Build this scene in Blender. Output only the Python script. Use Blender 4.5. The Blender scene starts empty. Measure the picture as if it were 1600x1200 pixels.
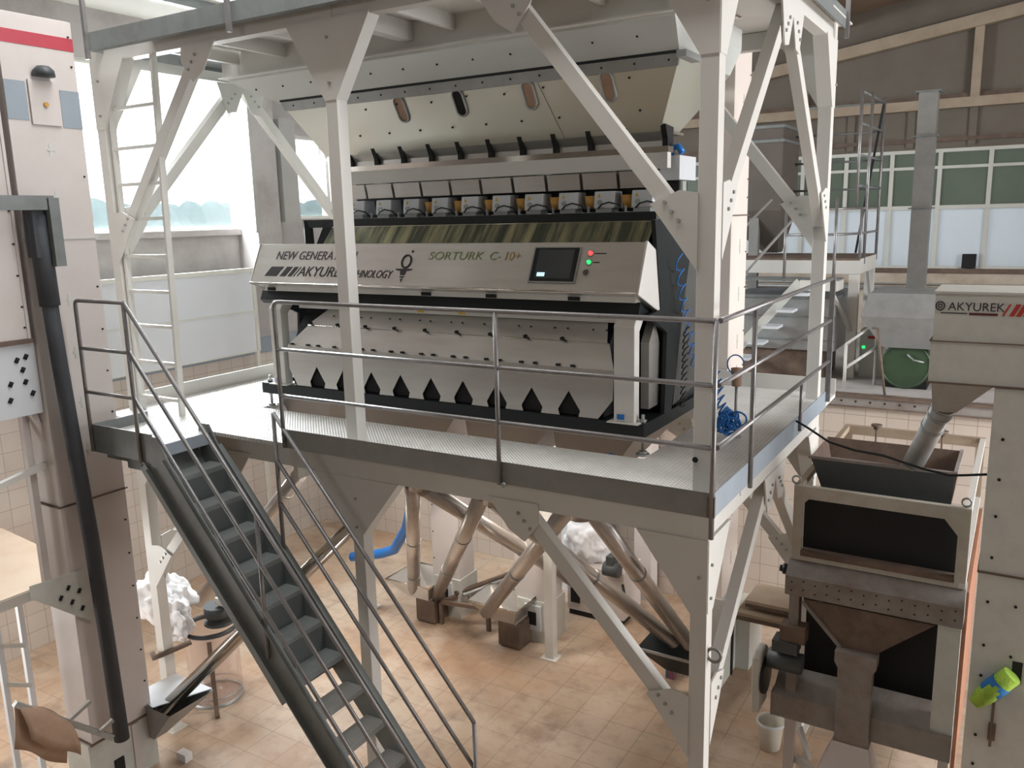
import bpy, bmesh, math, random
from mathutils import Vector, Matrix
random.seed(7)
ZO = 3.83            # all z below are measured from the top edge of the deck kerb, 3.83 m above the floor
S = bpy.context.scene
COL = S.collection

# ------------------------------------------------------------------ camera
rx, ry, rz = -0.1963, 0.0241, 0.5475
Rm = Matrix.Rotation(rz, 3, 'Z') @ Matrix.Rotation(rx, 3, 'X') @ Matrix.Rotation(ry, 3, 'Y')
cam = bpy.data.cameras.new('camera'); co = bpy.data.objects.new('camera', cam); COL.objects.link(co)
M3 = Matrix((Rm.col[0], Rm.col[2], -Rm.col[1])).transposed()
co.matrix_world = Matrix.Translation((1.5721, -4.9921, 1.7487 + ZO)) @ M3.to_4x4()
cam.sensor_fit = 'HORIZONTAL'; cam.sensor_width = 36; cam.lens = 1313.2 / 1600 * 36
cam.clip_start = 0.05; cam.clip_end = 200
S.camera = co

# ------------------------------------------------------------------ light and exposure
w = bpy.data.worlds.new('sky'); S.world = w; w.use_nodes = True
bg = w.node_tree.nodes['Background']; bg.inputs[0].default_value = (0.93, 0.965, 1.0, 1); bg.inputs[1].default_value = 3.4
def area(name, loc, target, sx, sy, power, col=(1, 1, 1)):
    l = bpy.data.lights.new(name, 'AREA'); l.shape = 'RECTANGLE'; l.size = sx; l.size_y = sy
    l.energy = power; l.color = col
    o = bpy.data.objects.new(name, l); COL.objects.link(o); o.location = (loc[0], loc[1], loc[2] + ZO)
    d = Vector(target) - Vector(loc); o.rotation_euler = d.to_track_quat('-Z', 'Y').to_euler(); return o
area('window_daylight_left', (-9.7, 3.0, 2.9), (-5, 3.0, 0.2), 3.4, 2.4, 920, (0.90, 0.96, 1))
area('window_daylight_left_rear', (-9.7, 6.2, 2.6), (-5, 5.5, 0.6), 1.6, 1.5, 110, (0.90, 0.96, 1))
area('fill_light_right', (6.9, 3.1, 2.6), (0, 2.6, 0.0), 4.6, 2.2, 455, (0.98, 0.98, 1.0))  # unseen window light, added to brighten the right-facing sides
area('fill_light_front', (-1.5, -8.7, 3.4), (-2.5, 0, 0.0), 3.0, .8, 34, (0.98, 1.0, 0.98))  # added behind the camera to lift the front faces
area('fill_light_top', (-2.6, -.25, 4.80), (-2.6, -.25, 0), 6.4, .4, 150, (1.0, 1.0, 1.0))  # added overhead light that brightens the front walkway
area('fill_light_low_left', (-9.3, -2.2, -2.4), (-4, 3.2, -3.8), 2.8, 2.6, 120, (1.0, 0.98, 0.95))  # added low light from an unseen opening, brightens the floor
area('fill_light_low_right', (6.9, 3.2, -2.3), (0, 3.0, -3.6), 4.6, 2.8, 200, (1.0, 0.97, 0.94))  # added low fill from the right for the floor under the deck
area('fill_light_under_deck', (-3.6, 3.0, -.66), (-3.9, 3.3, -3.8), 3.2, .35, 88, (1.0, .90, .80))  # added light, hidden under the deck to brighten the floor below
area('window_daylight_far', (-1.5, 12.3, 2.3), (-1.5, 6, 0.2), 14.0, 1.0, 50, (0.93, 1.0, 0.97))
S.view_settings.view_transform = 'Standard'; S.view_settings.look = 'None'
S.view_settings.exposure = 0.36; S.view_settings.gamma = 1.0; S.view_settings.use_curve_mapping = False

# ------------------------------------------------------------------ materials
def lin(c):
    return tuple(((x / 255) / 12.92 if x / 255 <= 0.04045 else (((x / 255) + 0.055) / 1.055) ** 2.4) for x in c)
MATS = {}
def mat(name, rgb, rough=0.5, metal=0.0, dirt=0.12, dscale=3.0, dcol=None, bump=0.0, bscale=40, stretch=(1, 1, 1), spec=None):
    """plain painted / metal surface with soft blotchy wear or painted reflections"""
    m = bpy.data.materials.new(name); m.use_nodes = True; nt = m.node_tree; b = nt.nodes['Principled BSDF']
    c = lin(rgb); d = lin(dcol) if dcol else tuple(x * 0.55 for x in c)
    tc = nt.nodes.new('ShaderNodeTexCoord'); mp = nt.nodes.new('ShaderNodeMapping'); mp.inputs['Scale'].default_value = stretch
    nt.links.new(tc.outputs['Object'], mp.inputs[0])
    n = nt.nodes.new('ShaderNodeTexNoise'); n.inputs['Scale'].default_value = dscale; n.inputs['Detail'].default_value = 6
    n.inputs['Roughness'].default_value = 0.65
    nt.links.new(mp.outputs[0], n.inputs['Vector'])
    r = nt.nodes.new('ShaderNodeValToRGB'); r.color_ramp.elements[0].position = 0.42; r.color_ramp.elements[1].position = 0.78
    r.color_ramp.elements[0].color = (0, 0, 0, 1); r.color_ramp.elements[1].color = (dirt * 2.5 if dirt < 0.4 else 1,) * 3 + (1,)
    nt.links.new(n.outputs['Fac'], r.inputs[0])
    mx = nt.nodes.new('ShaderNodeMix'); mx.data_type = 'RGBA'; mx.inputs[6].default_value = (*c, 1); mx.inputs[7].default_value = (*d, 1)
    nt.links.new(r.outputs[0], mx.inputs[0]); nt.links.new(mx.outputs[2], b.inputs['Base Color'])
    b.inputs['Roughness'].default_value = rough; b.inputs['Metallic'].default_value = metal
    if spec is not None: b.inputs['Specular IOR Level'].default_value = spec
    if bump:
        n2 = nt.nodes.new('ShaderNodeTexNoise'); n2.inputs['Scale'].default_value = bscale; nt.links.new(mp.outputs[0], n2.inputs['Vector'])
        bp = nt.nodes.new('ShaderNodeBump'); bp.inputs['Strength'].default_value = bump; bp.inputs['Distance'].default_value = 0.01
        nt.links.new(n2.outputs['Fac'], bp.inputs['Height']); nt.links.new(bp.outputs[0], b.inputs['Normal'])
    MATS[name] = m; return m
def brick(name, c1, c2, mortar, wd, ht, axis, msize=0.012, offset=0.0, rough=0.4, dirt=None, dscale=0.7, dpos=(0.45, 0.72), bump=0.15):
    """tiles laid in metres; axis gives which world axes are the tile's u and v"""
    m = bpy.data.materials.new(name); m.use_nodes = True; nt = m.node_tree; b = nt.nodes['Principled BSDF']
    g = nt.nodes.new('ShaderNodeNewGeometry'); sp = nt.nodes.new('ShaderNodeSeparateXYZ'); cb = nt.nodes.new('ShaderNodeCombineXYZ')
    nt.links.new(g.outputs['Position'], sp.inputs[0])
    nt.links.new(sp.outputs[axis[0]], cb.inputs[0]); nt.links.new(sp.outputs[axis[1]], cb.inputs[1])
    t = nt.nodes.new('ShaderNodeTexBrick'); t.offset = offset; t.inputs['Scale'].default_value = 1
    t.inputs['Brick Width'].default_value = wd; t.inputs['Row Height'].default_value = ht; t.inputs['Mortar Size'].default_value = msize / 2
    t.inputs['Mortar Smooth'].default_value = 0.3
    t.inputs['Color1'].default_value = (*lin(c1), 1); t.inputs['Color2'].default_value = (*lin(c2), 1); t.inputs['Mortar'].default_value = (*lin(mortar), 1)
    nt.links.new(cb.outputs[0], t.inputs['Vector'])
    out = t.outputs['Color']
    if dirt:
        for k, (dc, sc, p0, p1, amt) in enumerate(dirt):
            n = nt.nodes.new('ShaderNodeTexNoise'); n.inputs['Scale'].default_value = sc; n.inputs['Detail'].default_value = 8; n.inputs['Roughness'].default_value = 0.6
            mp = nt.nodes.new('ShaderNodeMapping'); mp.inputs['Location'].default_value = (k * 7.3, k * 3.1, 0)
            nt.links.new(g.outputs['Position'], mp.inputs[0]); nt.links.new(mp.outputs[0], n.inputs['Vector'])
            r = nt.nodes.new('ShaderNodeValToRGB'); r.color_ramp.elements[0].position = p0; r.color_ramp.elements[1].position = p1
            r.color_ramp.elements[1].color = (amt, amt, amt, 1); nt.links.new(n.outputs['Fac'], r.inputs[0])
            mx = nt.nodes.new('ShaderNodeMix'); mx.data_type = 'RGBA'; nt.links.new(r.outputs[0], mx.inputs[0])
            nt.links.new(out, mx.inputs[6]); mx.inputs[7].default_value = (*lin(dc), 1); out = mx.outputs[2]
    nt.links.new(out, b.inputs['Base Color']); b.inputs['Roughness'].default_value = rough
    bp = nt.nodes.new('ShaderNodeBump'); bp.inputs['Strength'].default_value = bump; bp.inputs['Distance'].default_value = 0.004; bp.invert = True
    nt.links.new(t.outputs['Fac'], bp.inputs['Height']); nt.links.new(bp.outputs[0], b.inputs['Normal'])
    MATS[name] = m; return m
def emis(name, rgb, strength):
    m = bpy.data.materials.new(name); m.use_nodes = True; b = m.node_tree.nodes['Principled BSDF']
    b.inputs['Base Color'].default_value = (*lin(rgb), 1); b.inputs['Emission Color'].default_value = (*lin(rgb), 1); b.inputs['Emission Strength'].default_value = strength
    MATS[name] = m; return m
def glass(name, rgb, rough, alpha):
    m = bpy.data.materials.new(name); m.use_nodes = True; nt = m.node_tree; b = nt.nodes['Principled BSDF']
    b.inputs['Base Color'].default_value = (*lin(rgb), 1); b.inputs['Roughness'].default_value = rough; b.inputs['Alpha'].default_value = alpha
    MATS[name] = m; return m
WHITE = mat('white_paint', (208, 206, 200), 0.45, 0, 0.05, 2.5, (170, 163, 150))
GREYP = mat('grey_paint', (134, 133, 129), 0.5, 0, 0.12, 5, (88, 84, 78))
DKGREY = mat('dark_grey_paint', (118, 123, 122), 0.5, 0, 0.15, 5, (60, 60, 56))
PIPE = mat('grey_rail_pipe', (140, 138, 138), 0.35, 0.5, 0.15, 12, (84, 72, 66))
DECK = mat('checker_plate', (232, 230, 226), 0.42, 0.0, 0.12, 3, (140, 132, 120))
STEEL = mat('brushed_stainless', (200, 197, 192), 0.34, 0.75, 0.10, 2, (160, 150, 138), 0.06, 60, (1, 1, 8))
FARH = mat('dark_hopper_paint', (92, 84, 78), 0.7, 0, 0.15, 2)
HOPG = mat('hopper_sheet', (206, 208, 204), 0.45, 0.25, 0.08, 1.5, (184, 184, 178), 0.04, 40)
POLISH = mat('polished_steel', (205, 200, 192), 0.16, 0.95, 0.10, 4, (150, 132, 112))
TUBE = mat('spout_steel', (196, 190, 184), 0.30, 0.75, 0.14, 5, (150, 134, 120))
GALV = mat('galvanised_sheet', (165, 167, 166), 0.45, 0.6, 0.15, 6, (120, 118, 112))
BLACK = mat('black_machine_paint', (32, 37, 38), 0.42, 0.0, 0.1, 4, (24, 26, 26), spec=0.3)
CHUTE = mat('chutes_painted_reflections', (82, 86, 74), 0.22, 0.6, 0.4, 2.0, (206, 198, 156), 0, 40, (5, .5, 0.3))  # pale streaks paint reflections into the steel colour
PINKW = mat('elevator_paint', (202, 194, 190), 0.55, 0, 0.08, 3, (176, 162, 154), 0.1, 18)
CREAM = mat('cream_elevator_paint', (226, 216, 208), 0.5, 0, 0.05, 3, (190, 172, 156))
GREYW = mat('elevator_grey', (198, 199, 192), 0.55, 0, 0.1, 8, (146, 145, 138), 0.1, 22)
BELT = mat('black_rubber_hose', (58, 61, 66), 0.7, 0, 0.2, 6, (74, 76, 78), 0.2, 30)
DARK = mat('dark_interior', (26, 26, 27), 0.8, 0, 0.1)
RUST = mat('rusty_steel', (102, 86, 76), 0.7, 0.2, 0.4, 5, (132, 112, 96))
DUSTY = mat('dusty_machine_paint', (142, 136, 131), 0.7, 0, 0.4, 4, (116, 101, 90))
SACK = mat('white_sack_cloth', (226, 226, 228), 0.9, 0, 0.05, 5, None, 0.9, 7)
BROWN = mat('brown_sack_paper', (176, 148, 126), 0.8, 0, 0.2, 6, (140, 108, 86), 0.3, 12)
BLUE = mat('blue_hose', (28, 112, 190), 0.35, 0, 0.1, 6)
AMBER = mat('amber_plastic', (200, 150, 72), 0.35, 0, 0.25, 12, (150, 120, 80))
YELLOW = mat('yellow_label', (214, 178, 60), 0.5, 0, 0.1, 8)
RED = mat('red_stripe', (176, 62, 76), 0.55, 0, 0.1, 6)
BRED = mat('red_lettering', (178, 54, 44), 0.5, 0, 0.1, 6)
INK = mat('black_lettering', (52, 46, 54), 0.5, 0, 0.1, 9)
PURPLE = mat('purple_lettering', (92, 78, 98), 0.5, 0, 0.1, 9)
GREENT = mat('green_lettering', (134, 150, 96), 0.5, 0, 0.1, 9)
GOLDT = mat('gold_lettering', (176, 150, 84), 0.5, 0, 0.1, 9)
CONC = mat('concrete', (176, 171, 168), 0.85, 0, 0.3, 1.2, (134, 126, 120), 0.2, 9)
PANEL = mat('white_cladding', (206, 210, 214), 0.5, 0, 0.06, 1.5, (186, 188, 188))
BAND = mat('blue_grey_band', (144, 154, 164), 0.6, 0, 0.15, 2, (116, 118, 122))
GABLE = mat('gable_sheet', (112, 104, 93), 0.8, 0, 0.2, 1.5, (94, 84, 74))
CEILW = mat('white_roof_panel', (206, 206, 200), 0.7, 0, 0.1, 1.0, (170, 166, 156))
CEILB = mat('brown_roof_panel', (140, 118, 98), 0.8, 0, 0.3, 1.0, (112, 86, 68))
PURLIN = mat('cream_roof_beam', (166, 150, 130), 0.7, 0, 0.2, 3, (128, 104, 84))
FRAMEW = mat('window_frame_paint', (208, 208, 200), 0.5, 0, 0.1, 3, (170, 160, 140))
HEDGE = mat('hedge_leaves', (54, 74, 74), 0.9, 0, 0.4, 1.5, (44, 60, 60), 0.5, 5)
GREEN = mat('green_drum_paint', (62, 82, 60), 0.4, 0, 0.2, 4, (44, 54, 44))
BUCKET = mat('bucket_plastic', (206, 202, 190), 0.5, 0, 0.2, 5, (176, 160, 130))
CLEAR = glass('clear_tube_plastic', (214, 190, 178), 0.12, 0.42)
PANE = glass('window_glass', (214, 226, 228), 0.05, 0.14)
PANEF = mat('frosted_far_glass', (128, 136, 124), 0.25, 0, 0.25, 1.2, (104, 112, 96))
SCREEN = mat('screen_glass', (66, 70, 74), 0.12, 0, 0.1, 3)
SCREENL = emis('screen_button_light', (190, 226, 232), 0.9)
LRED = emis('red_indicator', (232, 70, 70), 1.6)
LGREEN = emis('green_indicator', (50, 200, 110), 1.2)
WINLIT = mat('white_polycarbonate', (216, 224, 228), 0.5, 0, 0.05, 1, (196, 202, 204))
def through(m, rgb, f):
    nt = m.node_tree; b = nt.nodes['Principled BSDF']; o = nt.nodes['Material Output']
    t = nt.nodes.new('ShaderNodeBsdfTranslucent'); t.inputs[0].default_value = (*lin(rgb), 1)
    x = nt.nodes.new('ShaderNodeMixShader'); x.inputs[0].default_value = f
    nt.links.new(b.outputs[0], x.inputs[1]); nt.links.new(t.outputs[0], x.inputs[2]); nt.links.new(x.outputs[0], o.inputs[0])
through(PANEF, (108, 116, 108), .5); through(WINLIT, (178, 180, 182), .5)
YEL_BRUSH = mat('yellow_green_bristles', (150, 180, 60), 0.9, 0, 0.3, 20, (90, 140, 70), 0.6, 60)
BLUE_BRUSH = mat('blue_bristles', (40, 110, 170), 0.9, 0, 0.2, 20, None, 0.6, 60)
MOTOR = mat('motor_grey', (74, 78, 80), 0.5, 0.1, 0.2, 6)
GUSTS = mat('wall_paint_grey', (172, 170, 166), 0.8, 0, 0.15, 1.2)
FLOOR = brick('floor_tiles', (182, 162, 142), (176, 156, 136), (128, 110, 94), 0.40, 0.40, (0, 1), 0.008, 0, 0.42,
              [((168, 130, 98), 0.55, 0.44, 0.70, 0.85), ((204, 186, 168), 1.1, 0.52, 0.72, 0.7), ((122, 98, 80), 1.7, 0.56, 0.76, 0.8), ((84, 76, 72), 0.8, 0.62, 0.74, 0.7), ((140, 116, 98), 6.0, 0.5, 0.75, 0.5)])
TILEX = brick('wall_tiles_back', (196, 184, 172), (190, 178, 167), (134, 120, 108), 0.25, 0.25, (0, 2), 0.007, 0, 0.3,
              [((168, 140, 120), 0.8, 0.55, 0.8, 0.5)])
TILEY = brick('wall_tiles_left', (206, 198, 190), (200, 192, 184), (148, 136, 126), 0.25, 0.25, (1, 2), 0.007, 0, 0.3,
              [((176, 152, 136), 0.8, 0.55, 0.8, 0.5)])
def checker_bump(m):
    nt = m.node_tree; b = nt.nodes['Principled BSDF']; g = nt.nodes.new('ShaderNodeNewGeometry')
    mp = nt.nodes.new('ShaderNodeMapping'); mp.inputs['Rotation'].default_value = (0, 0, 0.785); nt.links.new(g.outputs['Position'], mp.inputs[0])
    t = nt.nodes.new('ShaderNodeTexBrick'); t.inputs['Scale'].default_value = 1; t.inputs['Brick Width'].default_value = 0.05; t.inputs['Row Height'].default_value = 0.024
    t.inputs['Mortar Size'].default_value = 0.007; t.inputs['Mortar Smooth'].default_value = 1
    nt.links.new(mp.outputs[0], t.inputs['Vector'])
    bp = nt.nodes.new('ShaderNodeBump'); bp.inputs['Strength'].default_value = 0.8; bp.inputs['Distance'].default_value = 0.006; bp.invert = True
    nt.links.new(t.outputs['Fac'], bp.inputs['Height']); nt.links.new(bp.outputs[0], b.inputs['Normal'])
    src = b.inputs['Base Color'].links[0].from_socket; mx = nt.nodes.new('ShaderNodeMix'); mx.data_type = 'RGBA'; mx.blend_type = 'MULTIPLY'
    mx.inputs[0].default_value = 1; nt.links.new(src, mx.inputs[6]); rr = nt.nodes.new('ShaderNodeValToRGB')
    rr.color_ramp.elements[0].color = (1, 1, 1, 1); rr.color_ramp.elements[1].color = (.62, .61, .6, 1)
    nt.links.new(t.outputs['Fac'], rr.inputs[0]); nt.links.new(rr.outputs[0], mx.inputs[7]); nt.links.new(mx.outputs[2], b.inputs['Base Color'])
checker_bump(DECK)

# ------------------------------------------------------------------ mesh helpers
class MB:
    """collects shapes (z from the deck kerb) and links them as ONE mesh object"""
    n = 7
    def __init__(s): s.bm = bmesh.new()
    def face(s, pts):
        vs = [s.bm.verts.new(p) for p in pts]
        try: s.bm.faces.new(vs)
        except ValueError: pass
    def hexa(s, p):
        MB.n = (MB.n * 37 + 11) % 101; e = 1e-5 * (MB.n - 50) + 6e-6      # a few tenths of a millimetre, so that touching plates never share a plane
        c = sum((Vector(q) for q in p), Vector()) / 8
        v = [s.bm.verts.new(Vector(q) + Vector([math.copysign(e, q[i] - c[i]) if abs(q[i] - c[i]) > 6e-4 else 0 for i in range(3)])) for q in p]
        for f in ((0, 3, 2, 1), (4, 5, 6, 7), (0, 1, 5, 4), (1, 2, 6, 5), (2, 3, 7, 6), (3, 0, 4, 7)): s.bm.faces.new([v[i] for i in f])
        return s
    def box(s, x0, x1, y0, y1, z0, z1):
        return s.hexa([(x0, y0, z0), (x1, y0, z0), (x1, y1, z0), (x0, y1, z0), (x0, y0, z1), (x1, y0, z1), (x1, y1, z1), (x0, y1, z1)])
    def prism(s, poly, axis, a, b):
        """poly in the two other axes, extruded along axis from a to b"""
        def P(u, v, t):
            return {'x': (t, u, v), 'y': (u, t, v), 'z': (u, v, t)}[axis]
        A = [s.bm.verts.new(P(u, v, a)) for u, v in poly]; B = [s.bm.verts.new(P(u, v, b)) for u, v in poly]
        fs = [s.bm.faces.new(A), s.bm.faces.new(B[::-1])]
        n = len(poly)
        for i in range(n): s.bm.faces.new([A[i], B[i], B[(i + 1) % n], A[(i + 1) % n]])
        return s
    def beam(s, p, q, w, h, up=(0, 0, 1)):
        """box bar from p to q; w across, h along up"""
        p, q = Vector(p), Vector(q); d = (q - p).normalized(); u = Vector(up); a = d.cross(u)
        if a.length < 1e-4: a = d.cross(Vector((1, 0, 0)))
        a.normalize(); u = a.cross(d).normalized(); a *= w / 2; u *= h / 2
        return s.hexa([p - a - u, p + a - u, p + a + u, p - a + u, q - a - u, q + a - u, q + a + u, q - a + u])
    def tube(s, pts, r, n=10, closed=False):
        pts = [Vector(p) for p in pts]; rings = []
        prev = None
        for i, p in enumerate(pts):
            if closed: d = pts[(i + 1) % len(pts)] - pts[i - 1]
            else: d = (pts[min(i + 1, len(pts) - 1)] - pts[max(i - 1, 0)])
            d.normalize()
            ref = Vector((0, 0, 1)) if abs(d.z) < 0.9 else Vector((1, 0, 0))
            if prev is None: a = d.cross(ref).normalized()
            else: a = (prev - d * prev.dot(d)).normalized()
            prev = a; b = d.cross(a)
            rr = r[i] if isinstance(r, (list, tuple)) else r
            rings.append([s.bm.verts.new(p + (a * math.cos(t) + b * math.sin(t)) * rr) for t in [2 * math.pi * k / n for k in range(n)]])
        m = len(rings)
        for i in range(m if closed else m - 1):
            A, B = rings[i], rings[(i + 1) % m]
            for k in range(n):
                f = s.bm.faces.new([A[k], A[(k + 1) % n], B[(k + 1) % n], B[k]]); f.smooth = True
        if not closed:
            s.bm.faces.new(rings[0][::-1]); s.bm.faces.new(rings[-1])
        return s
    def cyl(s, c, r, h, axis='z', n=20, r2=None):
        a = {'x': Vector((1, 0, 0)), 'y': Vector((0, 1, 0)), 'z': Vector((0, 0, 1))}[axis]; c = Vector(c)
        return s.tube([c, c + a * h], [r, r if r2 is None else r2], n)
    def lathe(s, c, prof, n=24):
        rings = []
        for r, z in prof:
            rings.append([s.bm.verts.new((c[0] + r * math.cos(t), c[1] + r * math.sin(t), c[2] + z)) for t in [2 * math.pi * k / n for k in range(n)]])
        for A, B in zip(rings, rings[1:]):
            for k in range(n):
                f = s.bm.faces.new([A[k], A[(k + 1) % n], B[(k + 1) % n], B[k]]); f.smooth = True
        return s
    def frustum(s, r0, z0, r1, z1):
        """open four-sided hopper between two rectangles (x0,x1,y0,y1)"""
        def R(r, z): return [s.bm.verts.new(p) for p in ((r[0], r[2], z), (r[1], r[2], z), (r[1], r[3], z), (r[0], r[3], z))]
        A, B = R(r0, z0), R(r1, z1)
        for i in range(4): s.bm.faces.new([A[i], A[(i + 1) % 4], B[(i + 1) % 4], B[i]])
        return s
    def blob(s, c, rad, seed=1, n=3, amp=0.18, fs=2.2, squash=1.0):
        bmt = bmesh.new(); bmesh.ops.create_icosphere(bmt, subdivisions=n, radius=1)
        from mathutils import noise
        mp = {}
        for v in bmt.verts:
            k = 1 + amp * noise.noise(v.co * fs + Vector((seed, seed * 2, 0))) * 2 + amp * .5 * noise.noise(v.co * fs * 2.7 + Vector((seed, 0, 5)))
            q = v.co * k; z = q.z * rad[2]
            if squash < 1 and z < -rad[2] * squash: z = -rad[2] * squash
            mp[v.index] = s.bm.verts.new((c[0] + q.x * rad[0], c[1] + q.y * rad[1], c[2] + z))
        for f in bmt.faces:
            g = s.bm.faces.new([mp[v.index] for v in f.verts]); g.smooth = True
        bmt.free(); return s

class T:
    """one thing: an Empty at its base that carries its parts"""
    def __init__(s, name, label, cat, loc, group=None):
        o = bpy.data.objects.new(name, None); COL.objects.link(o); o.empty_display_size = 0.1
        s.loc = Vector((loc[0], loc[1], loc[2] + ZO)); o.location = s.loc
        o['label'] = label; o['category'] = cat
        if group: o['group'] = group
        s.o = o
    def parts(s, name, mb, m, parent=None, label=None, bevel=0):
        """every separate piece of mb becomes a part of its own"""
        bm = mb.bm; bm.verts.ensure_lookup_table(); seen = set()
        for v0 in bm.verts:
            if v0 in seen: continue
            st_, isl = [v0], []; seen.add(v0)
            while st_:
                v = st_.pop(); isl.append(v)
                for e in v.link_edges:
                    w_ = e.other_vert(v)
                    if w_ not in seen: seen.add(w_); st_.append(w_)
            q = MB(); mp = {v: q.bm.verts.new(v.co) for v in isl}
            for f in {f for v in isl for f in v.link_faces}:
                g_ = q.bm.faces.new([mp[v] for v in f.verts]); g_.smooth = f.smooth
            s.part(name, q, m, parent, label, bevel)
        bm.free()
    def part(s, name, mb, m, parent=None, label=None, bevel=0, stuff=False):
        me = bpy.data.meshes.new(name)
        bmesh.ops.recalc_face_normals(mb.bm, faces=mb.bm.faces)
        off = Vector((0, 0, ZO)) - s.loc
        for v in mb.bm.verts: v.co += off
        mb.bm.to_mesh(me); mb.bm.free(); me.materials.append(m)
        ob = bpy.data.objects.new(name, me); COL.objects.link(ob); ob.parent = parent or s.o
        if bevel:
            md = ob.modifiers.new('bevel', 'BEVEL'); md.width = bevel; md.segments = 2; md.limit_method = 'ANGLE'; md.angle_limit = 0.6
        if label: ob['label'] = label
        if stuff: ob['kind'] = 'stuff'
        return ob
def single(name, mb, m, label=None, cat=None, group=None, kind=None, bevel=0):
    me = bpy.data.meshes.new(name); bmesh.ops.recalc_face_normals(mb.bm, faces=mb.bm.faces)
    vs = mb.bm.verts
    lo = [min(v.co[i] for v in vs) for i in range(3)]; hi = [max(v.co[i] for v in vs) for i in range(3)]
    base = Vector(((lo[0] + hi[0]) / 2, (lo[1] + hi[1]) / 2, lo[2]))
    if kind == 'structure': base = Vector((0, 0, -ZO))
    for v in vs: v.co -= base
    mb.bm.to_mesh(me); mb.bm.free(); me.materials.append(m)
    o = bpy.data.objects.new(name, me); COL.objects.link(o); o.location = base + Vector((0, 0, ZO))
    if label: o['label'] = label
    if cat: o['category'] = cat
    if group: o['group'] = group
    if kind: o['kind'] = kind
    if bevel:
        md = o.modifiers.new('bevel', 'BEVEL'); md.width = bevel; md.segments = 2; md.limit_method = 'ANGLE'; md.angle_limit = 0.6
    return o
def struct(name, mb, m): return single(name, mb, m, kind='structure')
def child_struct(name, mb, m, parent):
    o = single(name, mb, m, kind='structure'); del o['kind']; o.parent = parent; return o
def text_mb(txt, size, origin, ux, uz, shear=0.0, depth=0.002, xs=1.0):
    """lettering as mesh: ux = reading direction, uz = up on the surface"""
    cu = bpy.data.curves.new('lettering', 'FONT'); cu.body = txt; cu.size = size; cu.shear = shear; cu.extrude = depth
    tmp = bpy.data.objects.new('lettering', cu); COL.objects.link(tmp)
    dg = bpy.context.evaluated_depsgraph_get(); me = bpy.data.meshes.new_from_object(tmp.evaluated_get(dg))
    bpy.data.objects.remove(tmp); bpy.data.curves.remove(cu)
    mb = MB(); mb.bm.from_mesh(me); bpy.data.meshes.remove(me)
    ux, uz = Vector(ux).normalized(), Vector(uz).normalized(); nn = ux.cross(uz)
    for v in mb.bm.verts:
        c = v.co.copy(); v.co = Vector(origin) + ux * c.x * xs + uz * c.y + nn * c.z
    return mb
def lerp(a, b, t): return tuple(a[i] + (b[i] - a[i]) * t for i in range(len(a)))

# ------------------------------------------------------------------ the building
XL, YB, YF, XR, YR = -9.45, 6.17, 12.0, 7.0, -9.0     # left wall, tiled half wall, far wall, right wall, wall behind the camera
FZ, MZ = -3.83, -0.56
struct('floor', MB().box(XL - .2, XR + .2, YR - .2, YB, FZ - .12, FZ), FLOOR)
struct('floor_mezzanine', MB().box(XL - .2, XR + .2, YB + .12, YF + .2, MZ - .2, MZ), CONC)
struct('wall_back', MB().box(XL, XR, YB, YB + .12, FZ, -0.72), TILEX)
# left wall: tiled below, concrete above, with two window openings
def wall_with_holes(name, m, axis, c0, c1, a0, a1, z0, z1, holes):
    """axis 'x': wall lies in a plane of constant x (c0..c1) and runs along y (a0..a1)"""
    mb = MB()
    def bx(p, q, r, t):
        if q - p < 1e-4 or t - r < 1e-4: return
        if axis == 'x': mb.box(c0, c1, p, q, r, t)
        else: mb.box(p, q, c0, c1, r, t)
    cur = a0
    for h0, h1, hz0, hz1 in sorted(holes):
        bx(cur, h0, z0, z1); bx(h0, h1, z0, hz0); bx(h0, h1, hz1, z1); cur = h1
    bx(cur, a1, z0, z1); return struct(name, mb, m)
wall_with_holes('wall_left_tiled', TILEY, 'x', XL - .25, XL, YR, YF, FZ, -0.42, [(-3.0, -1.4, FZ + .02, -1.7)])  # low opening is unseen, added for the left floor light
struct('trim_left_band', MB().box(XL - .25, XL + .05, YR, YF, -0.42, -0.16), BAND)
WL = [(1.3, 4.72, 1.66, 3.97), (5.62, 6.86, 1.80, 3.22)]
wall_with_holes('wall_left', CONC, 'x', XL - .25, XL, YR, YF, -0.16, 4.9, WL)
wall_with_holes('wall_right', CONC, 'x', XR, XR + .25, YR, 0.8, FZ, 5.8, [])
wall_with_holes('wall_right_rear', CONC, 'x', XR, XR + .25, 5.6, YF, FZ, 5.8, [])
wall_with_holes('wall_right_openings', CONC, 'x', XR, XR + .25, .8, 5.6, -.9, 5.8, [(.9, 5.5, 1.4, 3.8)])  # window hole and gap below added to let in light from the right
wall_with_holes('wall_front', GABLE, 'y', YR - .25, YR, XL, XR, FZ, 6.4, [(-3.0, 0, 3.0, 3.8)])  # unseen; dark to cut bounce light, with a hole added for front light
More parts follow.
